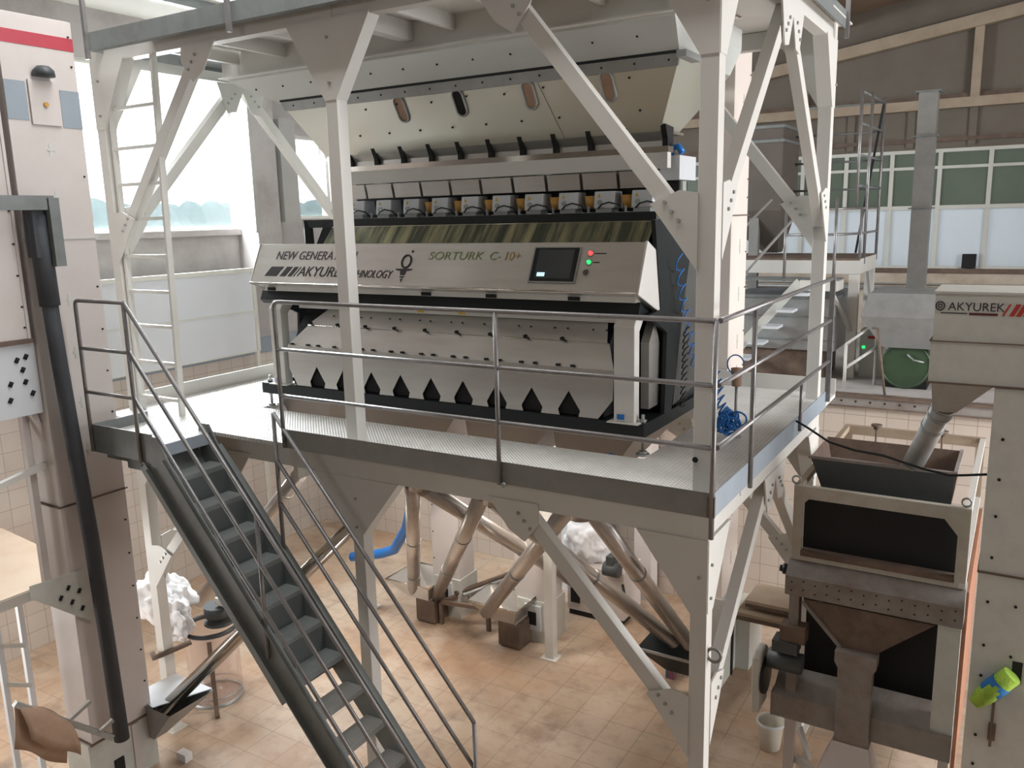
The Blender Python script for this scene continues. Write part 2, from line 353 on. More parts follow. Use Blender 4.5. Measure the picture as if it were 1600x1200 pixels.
# left windows
def window(name, holes, axis, c, mull, rail, mframe, mpane, t=.05):
    y0, y1, z0, z1 = holes
    def bx(mb, p, q, r, s_, d0, d1):
        return mb.box(d0, d1, p, q, r, s_) if axis == 'x' else mb.box(p, q, d0, d1, r, s_)
    f = MB(); h = t / 2
    bx(f, y0, y1, z0, z0 + t, c - .05, c + .03); bx(f, y0, y1, z1 - t, z1, c - .05, c + .03)
    bx(f, y0, y0 + t, z0, z1, c - .05, c + .03); bx(f, y1 - t, y1, z0, z1, c - .05, c + .03)
    for m_ in mull: bx(f, m_ - h, m_ + h, z0, z1, c - .05, c + .03)
    for r_ in rail: bx(f, y0, y1, r_ - h, r_ + h, c - .05, c + .03)
    fo = struct(name, f, mframe)
    p = MB(); bx(p, y0 + t, y1 - t, z0 + t, z1 - t, c - .02, c - .014)
    child_struct('pane', p, mpane, fo)
window('window_1', WL[0], 'x', XL - .08, [], [], FRAMEW, PANE)
window('window_2', WL[1], 'x', XL - .08, [], [], FRAMEW, PANE)
window('added_window_right', (.9, 5.5, 1.4, 3.8), 'x', XR + .1, [2.5, 4], [3.2], FRAMEW, PANE)  # unseen frame and glass, added for the right fill light
window('added_window_front', (-3.0, 0, 3.0, 3.8), 'y', YR - .1, [-1.5], [], FRAMEW, PANE)  # unseen, added around the light behind the camera
struct('trim_left_sill', MB().box(XL - .02, XL + .09, -1.7, 5.0, 1.57, 1.66), CONC)
# concrete pier between the windows and a far pier
struct('trim_left_pier', MB().box(XL, -8.98, 4.62, 5.12, 0.9, 4.55), CONC)
struct('trim_left_pier_edge', MB().box(-9.06, -8.95, 4.56, 4.64, 1.62, 4.3).box(XL, -9.0, 5.25, 5.6, 1.75, 3.4), GUSTS)
# hedge seen through the lower part of the left windows
hb = MB()
for i in range(40):
    hb.blob((-13.2 + random.uniform(-.2, .2), -5 + i * .42, 0.40 + random.uniform(-.06, .06)), (.8, .75, 1.8), i, 3, .05, 2)
single('hedge', hb, HEDGE, 'row of dark green hedge outside, behind the lower left windows', 'hedge', kind='stuff')
# white insulated cladding boxes along the left wall
t = T('cladding_screen', 'white two-row sheet cladding screen along the left wall below the windows', 'panel', (-9.1, 1.5, -0.3))
for k, (z0, z1) in enumerate(((-0.30, 0.34), (0.36, 0.98))):
    t.part('panel', MB().box(-9.16, -9.1, -1.2, 4.52, z0, z1), PANEL)
t.part('trim', MB().box(-9.17, -9.08, -1.2, 4.56, .98, 1.04).box(-9.17, -9.07, 4.5, 4.56, -.3, .98).box(-9.17, -9.085, -1.2, 4.56, .34, .36).box(-9.17, -9.085, -1.2, 4.56, -.32, -.3), FRAMEW)
for y in (4.53, 1.2, -1.1): t.part('leg', MB().box(-9.15, -9.1, y - .03, y + .03, -3.83, -.3), FRAMEW)
# far wall with its windows
def U_far(x, z): return (x, YF, z)
FH = [(-9.2, 6.8, 0.66, 2.74)]
wall_with_holes('wall_far', GABLE, 'y', YF, YF + .2, XL, XR, MZ, 6.2, FH)
fr = MB(); edges = [-9.2 + .0 + k * .78 for k in range(21)] + [6.8]
fr.box(-9.2, 6.8, YF - .03, YF + .05, 2.68, 2.74).box(-9.2, 6.8, YF - .03, YF + .05, 2.40, 2.45).box(-9.2, 6.8, YF - .03, YF + .05, 1.70, 1.77).box(-9.2, 6.8, YF - .03, YF + .05, .66, .70)
for x in edges: fr.box(x - .035, x + .035, YF - .03, YF + .05, .66, 2.74)
fo = struct('window_3', fr, FRAMEW)
for k in range(20):
    child_struct('pane', MB().box(edges[k] + .035, edges[k + 1] - .035, YF + .005, YF + .015, 1.77, 2.68), PANEF, fo)
child_struct('lower_panel', MB().box(-9.2, 6.8, YF + .02, YF + .03, .68, 1.73), WINLIT, fo)
struct('wall_far_base', MB().box(XL, XR, YF - .05, YF, MZ, 0.62), mat('stained_cream_wall', (196, 184, 168), .8, 0, .4, 1.5, (150, 128, 104)))
struct('trim_far_sill', MB().box(XL, XR, YF - .09, YF, .58, .66), RUST)
struct('trim_far_pipe', MB().tube([(XL, YF - .12, .30), (XR, YF - .12, .30)], .03).tube([(XL, YF - .12, .38), (XR, YF - .12, .38)], .015), GALV)
# steel roof frame on the far gable
rf = MB(); rf.box(XL, XR, YF - .22, YF - .02, 3.40, 3.56)
rf.beam((-9.4, YF - .12, 3.33), (6.9, YF - .12, 5.70), .18, .20)
for x in (-6, -2.2, .62, 3.4): rf.box(x - .07, x + .07, YF - .16, YF - .04, 3.5, 3.33 + (x + 9.4) * .1454)
struct('trim_gable_frame', rf, PURLIN)
struct('trim_gable_ledge', MB().box(XL, XR, YF - .10, YF - .01, 3.565, 3.64).box(XL, XR, YF - .06, YF - .01, 2.86, 2.93), RUST)
for k, x in enumerate((-1.35, -.35, .62)): struct('trim_gable_stud', MB().box(x - .06, x + .06, YF - .05, YF - .01, 2.78, 3.4), GABLE)
# roof: white panels on the left, brown sheet on the right, with beams
RP = [(XL - .3, 4.62), (-3.0, 4.95), (XR + .3, 6.35)]
struct('ceiling', MB().prism([RP[0], RP[1], (RP[1][0], RP[1][1] + .08), (RP[0][0], RP[0][1] + .08)], 'y', YR - .3, YF + .3), CEILW)
struct('ceiling_right', MB().prism([RP[1], RP[2], (RP[2][0], RP[2][1] + .08), (RP[1][0], RP[1][1] + .08)], 'y', YR - .3, YF + .3), CEILB)
struct('trim_added_skylight', MB().box(-5.9, .7, -.55, -.5, 4.80, 5.3).box(-5.9, .7, 0, .05, 4.80, 5.3).box(-5.9, -5.85, -.5, 0, 4.8, 5.3).box(.65, .7, -.5, 0, 4.8, 5.3), FRAMEW)  # frame added around the overhead fill light, out of view
struct('added_skylight_panel', MB().box(-5.85, .65, -.5, 0, 4.83, 4.84), WINLIT)  # unseen panel added just above the overhead fill light
pl = MB()
for x in (-8.2, -6.9, -5.6, -4.3): pl.box(x - .03, x + .03, YR, YF, 4.5 + (x + 9.75) * .049, 4.66 + (x + 9.75) * .049)
struct('trim_roof_ribs', pl, DKGREY)
pl = MB()
for x in (-1.6, .2, 2.0, 3.8): pl.box(x - .09, x + .09, YR, YF, 4.74 + (x + 3) * .14, 4.95 + (x + 3) * .14)
for y in (-2.2, 8.6): pl.beam((-3, y, 4.75), (XR, y, 6.12), .16, .25)
struct('trim_roof_beams', pl, PURLIN)
# perforated steel edge beam on top of the tiled half wall
pb = MB().box(XL, XR, YB - .02, YB + .14, -.72, -.58)
pt = T('perforated_beam', 'perforated dark steel edge beam on top of the tiled back wall', 'beam', (0, YB, -.72))
pt.part('web', MB().box(XL, XR, YB - .03, YB - .01, -.71, -.59), DUSTY)
pt.part('flange', MB().box(XL, XR, YB - .06, YB + .1, -.59, -.565).box(XL, XR, YB - .05, YB, -.725, -.71), RUST)
hm = MB()
for k in range(60): hm.cyl((-9.3 + k * .17 + 0, YB - .034, -.65), .014, .006, 'y', 8)
hm2 = pt.part('hole', hm, DARK, stuff=True)

# ------------------------------------------------------------------ steel platform
PX = [-6.31, -3.30, -0.222]; PW = .12; FY, RY = .25, 3.65
P = T('steel_platform', 'white two-storey steel platform carrying the sorter', 'platform', (-3.2, 2.0, FZ))
for y in (FY, RY):
    for x in PX:
        P.part('post', MB().box(x, x + PW, y, y + PW, FZ, 3.30), WHITE, bevel=.004)
        P.part('foot_plate', MB().box(x - .05, x + PW + .05, y - .04, y + PW + .04, FZ, FZ + .012), WHITE)
bolt_list = []
def gusset(x, y, zt, zb, fl, fr_, up=True, axis='x', wb=PW):
    """trapezoid plate widening towards zt; fl / fr_ = how far it flares on either side"""
    if axis == 'x': P.part('gusset', MB().prism([(x, zb), (x + wb, zb), (x + wb + fr_, zt), (x - fl, zt)], 'y', y - .006, y + PW + .006), WHITE)
    else: P.part('gusset', MB().prism([(y, zb), (y + wb, zb), (y + wb + fr_, zt), (y - fl, zt)], 'x', x - .006, x + PW + .006), WHITE)
for y in (FY, RY):
    gusset(PX[0], y, 3.30, 2.67, 0, .40); gusset(PX[1], y, 3.30, 2.69, .38, .38); gusset(PX[2], y, 3.30, 2.69, .38, 0)
    gusset(PX[0], y, -.43, -.94, 0, .40); gusset(PX[1], y, -.43, -.95, .42, .42); gusset(PX[2], y, -.43, -.98, .40, 0)
for x in PX[::2]:
    for zt, zb in ((3.30, 2.69), (-.43, -.96)):
        gusset(x, FY, zt, zb, 0, .36, axis='y'); gusset(x, RY, zt, zb, .36, 0, axis='y')
# beams
for y in (FY, RY):
    P.part('upper_beam', MB().box(PX[0], PX[2] + PW, y + .004, y + PW - .004, 3.285, 3.44), WHITE)
    P.part('deck_beam', MB().box(PX[0], PX[2] + PW, y + .004, y + PW - .004, -.43, -.17), WHITE)
for x in PX:
    P.part('upper_beam', MB().box(x + .004, x + PW - .004, FY, RY + PW, 3.285, 3.44), WHITE)
for x in PX[::2]:
    P.part('deck_beam', MB().box(x + .004, x + PW - .004, FY, RY + PW, -.41, -.17), WHITE)
P.parts('deck_beam', MB().box(-6.2, -5.06, .98, 1.04, -.33, -.17).box(-.86, -.1, .98, 1.04, -.33, -.17).box(-5.13, -5.07, .37, 3.65, -.33, -.17).box(-.86, -.8, .37, 3.65, -.30, -.17).box(-5.1, -.8, .93, .99, -.21, -.17).box(-5.1, -.8, 3.0, 3.06, -.3, -.17), WHITE)
# braces with bolted node plates
def brace(p, q, w=.11, d=.09):
    ax = (0, 1, 0) if abs(p[1] - q[1]) < 1e-4 else (1, 0, 0)
    P.part('brace', MB().beam(p, q, w, d, up=ax), WHITE, bevel=.003)
def node_bolts(c, dirv, face):
    mb = MB(); d = Vector(dirv).normalized()
    for k in (-1, 0, 1):
        q = Vector(c) + d * k * .075
        if face == 'y': mb.cyl((q.x, q.y, q.z), .014, -.016, 'y', 6)
        else: mb.cyl((q.x, q.y, q.z), .014, .016, 'x', 6)
    P.parts('bolt', mb, GALV)
def plate(poly, axis, a, b): P.part('node_plate', MB().prism(poly, axis, a, b), WHITE)
for y in (FY, RY):
    ym = y + .06
    for z0, zn in ((3.28, 1.56), (-.40, -1.92)):
        xr = PX[2]; s_ = (z0 - zn) / 1.42
        brace((-1.64, ym, z0 + .02), (xr, ym, zn), .11)
        brace((-4.74, ym, z0 + .02), (PX[0] + PW, ym, zn), .11)
        dv = (1.42, 0, zn - z0); dn = Vector(dv).normalized()
        plate([(xr + .005, zn - .18), (xr + .005, zn + .31), (xr - .12, zn + .33), (xr - .32, zn + .25), (xr - .22, zn + .12)], 'y', y - .008, y + .004)
        plate([(PX[0] + PW - .005, zn - .18), (PX[0] + PW - .005, zn + .31), (PX[0] + PW + .12, zn + .33), (PX[0] + PW + .32, zn + .25), (PX[0] + PW + .22, zn + .12)], 'y', y - .008, y + .004)
        node_bolts((xr - .17, y - .004, zn + .20), dv, 'y'); node_bolts((PX[0] + PW + .17, y - .004, zn + .20), (-1.42, 0, zn - z0), 'y')
        plate([(-1.86, z0 + .02), (-1.42, z0 + .02), (-1.40, z0 - .12), (-1.54, z0 - .30), (-1.68, z0 - .22)], 'y', y - .008, y + .004)
        plate([(-4.96, z0 + .02), (-4.52, z0 + .02), (-4.70, z0 - .22), (-4.84, z0 - .30), (-4.98, z0 - .12)], 'y', y - .008, y + .004)
        node_bolts((-1.54, y - .004, z0 - .13), dv, 'y'); node_bolts((-4.84, y - .004, z0 - .13), (-1.42, 0, zn - z0), 'y')
for x in PX[::2]:
    xm = x + .06; xo = x + PW + .004
    for z0, zn in ((3.28, 1.62), (-.40, -1.85)):
        brace((xm, 2.0, z0 + .02), (xm, FY + PW, zn)); brace((xm, 2.02, z0 + .02), (xm, RY, zn))
        plate([(FY + PW - .005, zn - .18), (FY + PW - .005, zn + .31), (FY + PW + .12, zn + .33), (FY + PW + .30, zn + .27), (FY + PW + .2, zn + .1)], 'x', xo - .01, xo + .004)
        plate([(RY + .005, zn - .18), (RY + .005, zn + .31), (RY - .12, zn + .33), (RY - .30, zn + .27), (RY - .2, zn + .1)], 'x', xo - .01, xo + .004)
        node_bolts((xo, FY + PW + .15, zn + .20), (0, 1.6, z0 - zn), 'x'); node_bolts((xo, RY - .15, zn + .20), (0, -1.6, z0 - zn), 'x')
        plate([(1.66, z0), (2.36, z0), (2.24, z0 - .32), (2.12, z0 - .30), (2.01, z0 - .08), (1.90, z0 - .30), (1.78, z0 - .32)], 'x', xo - .01, xo + .004)
        node_bolts((xo, 1.84, z0 - .16), (0, 1.6, z0 - zn), 'x'); node_bolts((xo, 2.18, z0 - .16), (0, -1.6, z0 - zn), 'x')
# round bolt heads on gussets and posts
bm_ = MB()
for x, z in ((-6.2, 3.12), (-6.22, 2.8), (-3.24, 3.16), (-3.24, 2.82), (-.18, 3.0), (-3.24, -.62), (-3.24, -.88), (-6.24, -.62), (-.16, -.7)): bm_.cyl((x, FY - .006, z), .012, -.014, 'y', 8)
for y, z in ((.33, 3.02), (.31, -.62), (.30, -.86), (3.75, 2.9)): bm_.cyl((PX[2] + PW + .006, y, z), .012, .014, 'x', 8)
P.parts('bolt', bm_, GALV)
P.part('lifting_eye', MB().tube([(-.06 + .05 * math.cos(a), .30, -1.28 + .05 * math.sin(a)) for a in [k * math.pi / 6 for k in range(12)]], .012, 6, True), GREYP)
P.part('patch', MB().cyl((-.205, FY - .002, .13), .02, -.006, 'y', 8), DARK)
# deck plates
P.part('deck_plate', MB().box(-6.36, 0, 0.0, .93, -.165, -.13), DECK, label='walkway of bright checker plate along the front')
P.part('deck_plate', MB().box(-.85, 0, .93, 4.0, -.165, -.13), DECK)
P.part('deck_plate', MB().box(-6.36, -5.08, .93, 4.0, -.165, -.13), DECK)
P.part('deck_plate', MB().box(-5.08, -.85, 3.0, 4.0, -.165, -.13), DECK)
P.part('deck_plate', MB().box(-5.65, -4.74, -.57, 0.0, -.165, -.13), DECK, label='small stair landing of checker plate')
# kerbs
P.part('kerb', MB().box(-3.80, 0.0, -.008, 0.0, -.154, 0).box(-3.8, 0, -.008, .05, -.165, -.154), GREYP, label='grey front kerb')
P.part('kerb', MB().box(0.0, .008, -.008, 3.50, -.154, 0).box(-.05, .008, 0, 3.5, -.165, -.154), BAND, label='grey side kerb, coloured lighter for the light from the right')  # lighter than the front kerb, to paint in light from the right
P.part('kerb', MB().box(-6.38, -6.36, .3, 4.0, -.165, .02).box(-6.36, -.0, 4.0, 4.02, -.165, .03), WHITE, label='white kerb along the rear and left edges')
P.part('kerb', MB().box(-5.66, -4.80, -.585, -.57, -.29, -.03).box(-5.67, -5.65, -.585, 0, -.29, -.03), DKGREY, label='dark grey landing kerb')
P.part('landing_bracket', MB().box(-5.6, -4.8, -.50, -.44, -.36, -.17).box(-5.3, -5.1, -.5, .25, -.42, -.30), DKGREY)
P.part('landing_edge', MB().box(-4.745, -4.73, -.57, 0, -.24, -.13), BAND)
# upper platform: channel edge, ribs and sheet
P.parts('edge_channel', MB().box(-6.08, 0.0, .085, .10, 3.365, 3.515).box(-6.08, 0, .085, .16, 3.36, 3.372), DKGREY, label='dark grey channel edging the upper platform')
P.parts('edge_channel', MB().box(-.015, 0.0, .085, 3.62, 3.365, 3.515).box(-6.095, -6.08, .085, 3.6, 3.365, 3.515), DKGREY)
P.parts('upper_deck_plate', MB().box(-5.35, -.0, .09, 1.3, 3.445, 3.46).box(-6.1, -.0, 3.0, 3.9, 3.445, 3.46).box(-6.1, -5.62, 1.3, 3.1, 3.445, 3.46).box(-.76, 0, 1.3, 3.0, 3.445, 3.46), WHITE)
rb = MB()
for x in (-5.4, -4.75, -4.1, -2.75, -2.05, -1.35, -.75): rb.box(x - .02, x + .02, .37, 1.3, 3.32, 3.445)
P.parts('rib', rb, WHITE)
P.part('inner_beam', MB().box(-5.65, -.10, 1.28, 1.34, 3.20, 3.445).box(-5.65, -.10, 1.22, 1.28, 3.20, 3.212), WHITE)
P.part('hatch_plate', MB().box(-6.1, -5.5, 1.1, 2.4, 3.40, 3.42), DKGREY)
# top guard rail posts
for x, y in ((-6.05, .07), (-4.13, .07), (-2.0, .07), (-.02, .07), (.01, 3.6)):
    P.part('upper_rail_post', MB().box(x - .018, x + .018, y - .018, y + .018, 3.28, 4.5), PIPE)
P.parts('upper_rail', MB().tube([(-6.05, .07, 4.5), (.0, .07, 4.5), (.01, 3.6, 4.5)], .018).tube([(-6.05, .07, 4.1), (0, .07, 4.1), (.01, 3.6, 4.1)], .018), PIPE)

P.part('added_lamp_housing', MB().box(-5.2, -2.0, 2.82, 3.18, -.65, -.58).box(-5.2, -5.17, 2.98, 3.02, -.6, -.17).box(-2.03, -2.0, 2.98, 3.02, -.6, -.17), WHITE)  # added to carry the hidden fill light under the deck
# ------------------------------------------------------------------ guard rails on the deck
RR = .0175
def arc_corner(a, b, c, r=.06, n=5):
    a, b, c = Vector(a), Vector(b), Vector(c); d1 = (a - b).normalized() * r; d2 = (c - b).normalized() * r
    return [tuple(((b + d1) * (1 - t) * (1 - t) + b * 2 * t * (1 - t) + (b + d2) * t * t)) for t in [k / n for k in range(n + 1)]]
g = T('guard_rail', 'grey pipe guard rail with rusty welds along the front of the deck', 'railing', (-1.9, 0, -.15))
g.part('top_rail', MB().tube([(-3.775, -.02, -.16)] + arc_corner((-3.775, -.02, 0), (-3.775, -.02, 1.1), (0, -.02, 1.1)) + [(-.0, -.02, 1.1)], RR), PIPE)
for z in (.70, .30): g.part('rail', MB().tube([(-3.775, -.02, z), (0, -.02, z)], RR * .95), PIPE)
g.part('post', MB().tube([(-1.586, -.02, -.17), (-1.586, -.02, 1.1)], RR), PIPE)
g.part('post', MB().tube([(0.0, -.02, -.30), (0.0, -.02, 1.1)], RR), PIPE, label='corner post with rust at its foot')
g.part('rust_mark', MB().box(-.03, .02, -.03, -.009, -.155, -.02), RUST)
g.part('weld_bolt', MB().cyl((-1.545, -.01, -.165), .02, -.03, 'y', 8), GALV)
g = T('guard_rail', 'grey pipe guard rail along the right side of the deck', 'railing', (0.02, 1.7, -.15))
for z, r in ((1.1, RR), (.70, RR * .95), (.30, RR * .95)): g.part('rail', MB().tube([(.02, .0, z), (.02, 3.49, z)], r), PIPE)
g.part('post', MB().tube([(.02, .786, -.19), (.02, .786, 1.1)], RR), PIPE)
g.part('post', MB().box(0, .045, 3.46, 3.50, -.1, 1.12), PIPE)
g.part('post', MB().tube([(.02, 2.32, -.13), (.02, 2.32, .30)], RR * .8), PIPE, label='short post under the lowest rail')
g = T('guard_rail', 'dark grey bent pipe guard rail around the stair landing', 'railing', (-5.3, -.59, -.28))
g.part('top_rail', MB().tube([(-5.647, -.60, -.28)] + arc_corner((-5.647, -.60, 0), (-5.647, -.60, 1.11), (-5, -.60, 1.11), .05) + [(-4.95, -.60, 1.11)], RR), PIPE)
for z in (.68, .28): g.part('rail', MB().tube([(-5.647, -.60, z), (-4.96, -.60, z)], RR * .9), PIPE)
g.part('post', MB().tube([(-4.955, -.60, -.30), (-4.955, -.60, 1.11)], RR), PIPE)

# ------------------------------------------------------------------ staircase
st = T('staircase', 'steep dark grey steel staircase with pipe handrails down from the deck', 'staircase', (-3.0, -.3, FZ))
NX, NZ, DX, DZ = -4.53, -.40, .217, .257; sl = DZ / DX
def nz(x): return NZ - (x - NX) * sl
xe = NX + (NZ - FZ) / sl
for y0, y1, yf in ((-.585, -.57, -.63), (-.045, -.03, .015)):
    poly = [(-4.86, nz(-4.86) - .44), (-4.86, -.05), (-4.74, -.05), (xe - .03, FZ), (xe - .30, FZ)]
    poly = [(-4.86, nz(-4.86) - .40), (-4.86, -.05), (-4.72, -.05), (-4.60, nz(-4.60) + .06), (xe + .05, FZ), (xe - .24, FZ)]
    s1 = st.part('stringer', MB().prism(poly, 'y', y0, y1), DKGREY)
    fl = MB().beam((-4.62, (y0 + yf) / 2, nz(-4.62) + .06), (xe + .05, (y0 + yf) / 2, FZ + .01), abs(yf - y0), .012)
    fl.beam((-4.86, (y0 + yf) / 2, nz(-4.86) - .34), (xe - .24, (y0 + yf) / 2, FZ + .01), abs(yf - y0), .012)
    st.part('stringer_flange', fl, DKGREY)
for k in range(13):
    x, z = NX + k * DX, NZ - k * DZ
    tr = MB().box(x - .21, x, -.57, -.045, z - .006, z).box(x - .006, x, -.57, -.045, z - .045, z)
    st.part('tread', tr, DKGREY if k < 7 else GREYP)
pan = MB()
for k in range(7):
    x, z = NX + k * DX, NZ - k * DZ
    pan.box(x - .215, x - .209, -.57, -.045, z - .04, z + DZ - .04) if k else None
st.parts('riser', pan, mat('stair_riser_grey', (84, 90, 90), .6))  # darker grey than the treads
st.part('soffit_pan', MB().beam((-4.93, -.31, nz(-4.93) - .36), (-3.38, -.31, nz(-3.38) - .36), .57, .008).beam((-4.93, -.6, nz(-4.93) - .40), (-3.38, -.6, nz(-3.38) - .40), .012, .09), DKGREY)
def slope_rail(x0, z0, x1, y, k=1.17): return [(x0, y, z0), (x1, y, z0 - (x1 - x0) * k)]
for z in (1.11, .69, .28): st.part('outer_handrail', MB().tube(slope_rail(-4.95, z, -1.62, -.60), RR), PIPE)
for x, zt in ((-3.537, 1.11 - (4.95 - 3.537) * 1.17), (-1.62, 1.11 - (4.95 - 1.62) * 1.17)):
    st.part('handrail_post', MB().tube([(x, -.60, nz(x) - .22 if x < -2 else FZ), (x, -.60, zt)], RR), PIPE)
for z in (.136, -.29, -.68): st.part('inner_handrail', MB().tube(slope_rail(-3.885, z, -1.89, -.02), RR), PIPE)
st.part('handrail_post', MB().tube([(-3.885, -.02, -1.14), (-3.885, -.02, .136)], RR), PIPE)
st.part('handrail_post', MB().tube([(-1.89, -.02, FZ), (-1.89, -.02, -2.20)], RR), PIPE)

# ------------------------------------------------------------------ ladder
la = T('ladder', 'white welded ladder from the deck up to the upper platform, beside the left post', 'ladder', (-5.8, .32, -.13))
la.part('side_rail', MB().beam((-5.53, .30, -.13), (-5.42, .30, 3.42), .03, .06, up=(0, 1, 0)), WHITE)
la.part('side_rail', MB().beam((-6.17, .30, -.13), (-6.12, .30, 3.42), .03, .05, up=(0, 1, 0)), WHITE)
for z in (2.862, 2.491, 2.15, 1.82, 1.46, 1.11, .767, .397, .03):
    xx = -5.53 + (z + .13) / 3.55 * .11
    la.part('rung', MB().box(-6.16, xx, .28, .315, z - .02, z + .01), WHITE)

# ------------------------------------------------------------------ optical sorter
so = T('sorting_machine', 'long stainless optical sorting machine on a black base frame', 'machine', (-3.0, 1.7, -.13))
XA, XB = -5.10, -.87
# base frame ring and feet
bf = MB().box(XA, XB, .97, 1.09, .02, .13).box(XA, XB, 2.45, 2.55, .02, .13).box(XA, XA + .12, .97, 2.55, .02, .13).box(XB - .55, XB, .97, 2.55, .02, .13)
bfo = so.part('base_frame', bf, BLACK, bevel=.004)
for x in (XA + .06, XB - .03):
    for y in (1.03, 2.48):
        so.part('levelling_foot', MB().cyl((x, y, -.13), .055, .012, n=20).cyl((x, y, -.118), .035, .02).cyl((x, y, -.1), .013, .30).cyl((x, y, .13), .026, .03, n=6).cyl((x, y, 0.0), .026, .022, n=6), GALV)
# white bent arches
def arch(x0, x1):
    so.part('arch_leg', MB().prism([(.96, .135), (1.06, .135), (1.06, .85), (1.22, 1.02), (1.22, 1.12), (1.12, 1.12), (.96, .90)], 'x', x0, x1), WHITE, bevel=.006)
    so.part('leg_base', MB().box(x0 - .05, x1 + .04, .93, 1.12, .13, .138), WHITE)
arch(-1.12, -.945); arch(-4.90, -4.74)
so.part('blue_tag', MB().box(-1.09, -1.03, .952, .959, .16, .20), BLUE)
so.part('blue_tag', MB().box(-4.86, -4.82, .952, .959, .16, .20), BLUE)
# discharge body: folded sheets with pointed cut-outs
z0, zt = .135, .54
pts = [(-4.60, z0)]
for k in range(9):
    c = -4.324 + .349 * k
    pts += [(c - .086, z0), (c - .102, z0 + .05), (c, .345), (c + .102, z0 + .05), (c + .086, z0)]
pts += [(-1.27, z0), (-1.14, .30), (-1.13, zt), (-4.70, zt), (-4.70, .30)]
so.part('discharge_skirt', MB().prism(pts, 'y', .985, .991), STEEL, label='lower sheet with nine pointed cut-outs')
def sheet(name, xa0, xa1, ya, za, xb0, xb1, yb, zb, m, t=.006):
    return so.part(name, MB().hexa([(xa0, ya, za), (xa1, ya, za), (xa1, ya + t, za), (xa0, ya + t, za), (xb0, yb, zb), (xb1, yb, zb), (xb1, yb + t, zb), (xb0, yb + t, zb)]), m)
sheet('fold_sheet', -4.70, -1.13, .986, zt, -4.50, -1.22, 1.09, .735, STEEL)
sheet('top_sheet', -4.52, -1.24, 1.094, .735, -4.30, -1.28, 1.20, .90, STEEL)
so.part('fold_edge', MB().tube([(-4.5, 1.088, .737), (-1.22, 1.088, .737)], .005, 6), POLISH)
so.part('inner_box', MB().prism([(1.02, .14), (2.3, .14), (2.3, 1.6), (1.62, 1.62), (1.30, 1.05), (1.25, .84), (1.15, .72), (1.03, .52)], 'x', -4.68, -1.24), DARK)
for k in range(19):
    x = -4.62 + .1745 * k + (.03 if k % 2 else -.01)
    so.part('rubber_stop', MB().box(x - .018, x + .018, .965, .99, .548, .566), BLACK, bevel=.004)
for k in range(9):
    x = -4.45 + .352 * k
    so.part('clamp_knob', MB().cyl((x, 1.09, .76), .014, -.03, 'y', 8).beam((x, 1.07, .752), (x + .045, 1.07, .738), .01, .01), BLACK)
for k in range(9):
    x = -4.2 + .352 * k
    so.parts('screw', MB().cyl((x, 1.15, .835), .007, -.012, 'y', 6).cyl((x + .12, 1.15, .835), .007, -.012, 'y', 6), DARK)
# white strips and black beam under the control box
so.part('lower_strip', MB().box(-4.62, -1.0, 1.10, 1.18, .905, .965), WHITE)
for x in (-3.13, -2.68): so.part('caution_label', MB().box(x, x + .075, 1.094, 1.10, .915, .955), YELLOW)
bb = so.part('black_beam', MB().prism([(1.02, .985), (1.06, .945), (1.26, .945), (1.30, .985), (1.26, 1.075), (1.06, 1.075)], 'x', -5.06, -.94), BLACK)
so.part('beam_end', MB().prism([(1.02, .985), (1.06, .945), (1.26, .945), (1.30, .985), (1.26, 1.075), (1.06, 1.075)], 'x', -5.075, -5.06), BLACK)
so.part('upper_strip', MB().box(-4.95, -.95, .98, 1.10, 1.08, 1.14), WHITE)
for x in (-4.9, -2.98, -2.30, -1.52): so.part('latch', MB().box(x, x + .10, .965, .98, 1.085, 1.115), DARK)
# control box: a tilted rectangle in section
CB = [(.87, 1.17), (1.05, 1.54), (1.57, 1.30), (1.37, .96)]
so.part('control_box', MB().prism(CB, 'x', -5.03, -.895), STEEL, bevel=.006)
so.part('end_cap', MB().prism([(.865, 1.155), (1.045, 1.55), (1.58, 1.305), (1.375, .95)], 'x', -.895, -.875), WHITE, bevel=.006, label='white end cap of the control box')
so.part('end_cap', MB().prism([(.865, 1.155), (1.045, 1.55), (1.58, 1.305), (1.375, .95)], 'x', -5.045, -5.03), WHITE, bevel=.006)
so.part('box_lip', MB().tube([(-5.03, .866, 1.165), (-.89, .866, 1.165)], .012, 8), POLISH)
fu = Vector((0, .18, .37)).normalized(); fn = Vector((0, -.37, .18)).normalized()       # up and outward on the sloping front
def F(x, h, out=.003):        # point on the front face: x, distance up from its lower edge
    return Vector((x, .87, 1.17)) + fu * h + fn * out
def fpoly(poly, out, th=.004):
    mb = MB(); A = [mb.bm.verts.new(F(x, h, out)) for x, h in poly]; B = [mb.bm.verts.new(F(x, h, out - th)) for x, h in poly]
    mb.bm.faces.new(A); mb.bm.faces.new(B[::-1])
    for i in range(len(poly)): mb.bm.faces.new([A[i], A[(i + 1) % len(poly)], B[(i + 1) % len(poly)], B[i]])
    return mb
so.part('lettering', text_mb('NEW GENERATION', .125, F(-4.77, .245), (1, 0, 0), fu, .18, .001, .94), PURPLE)
so.part('lettering', text_mb('AKYUREK', .145, F(-4.42, .075), (1, 0, 0), fu, .25, .001, .98), INK)
so.part('lettering', text_mb('TECHNOLOGY', .105, F(-3.83, .075), (1, 0, 0), fu, .25, .001, .79), INK)
so.part('lettering', text_mb('SORTURK', .105, F(-2.90, .255), (1, 0, 0), fu, .12, .001, 1.22), GREENT)
so.part('lettering', text_mb('C-', .105, F(-2.27, .255), (1, 0, 0), fu, .12, .001, 1.1), GREENT)
so.part('lettering', text_mb('10+', .105, F(-2.13, .255), (1, 0, 0), fu, .12, .001, 1.0), GOLDT)
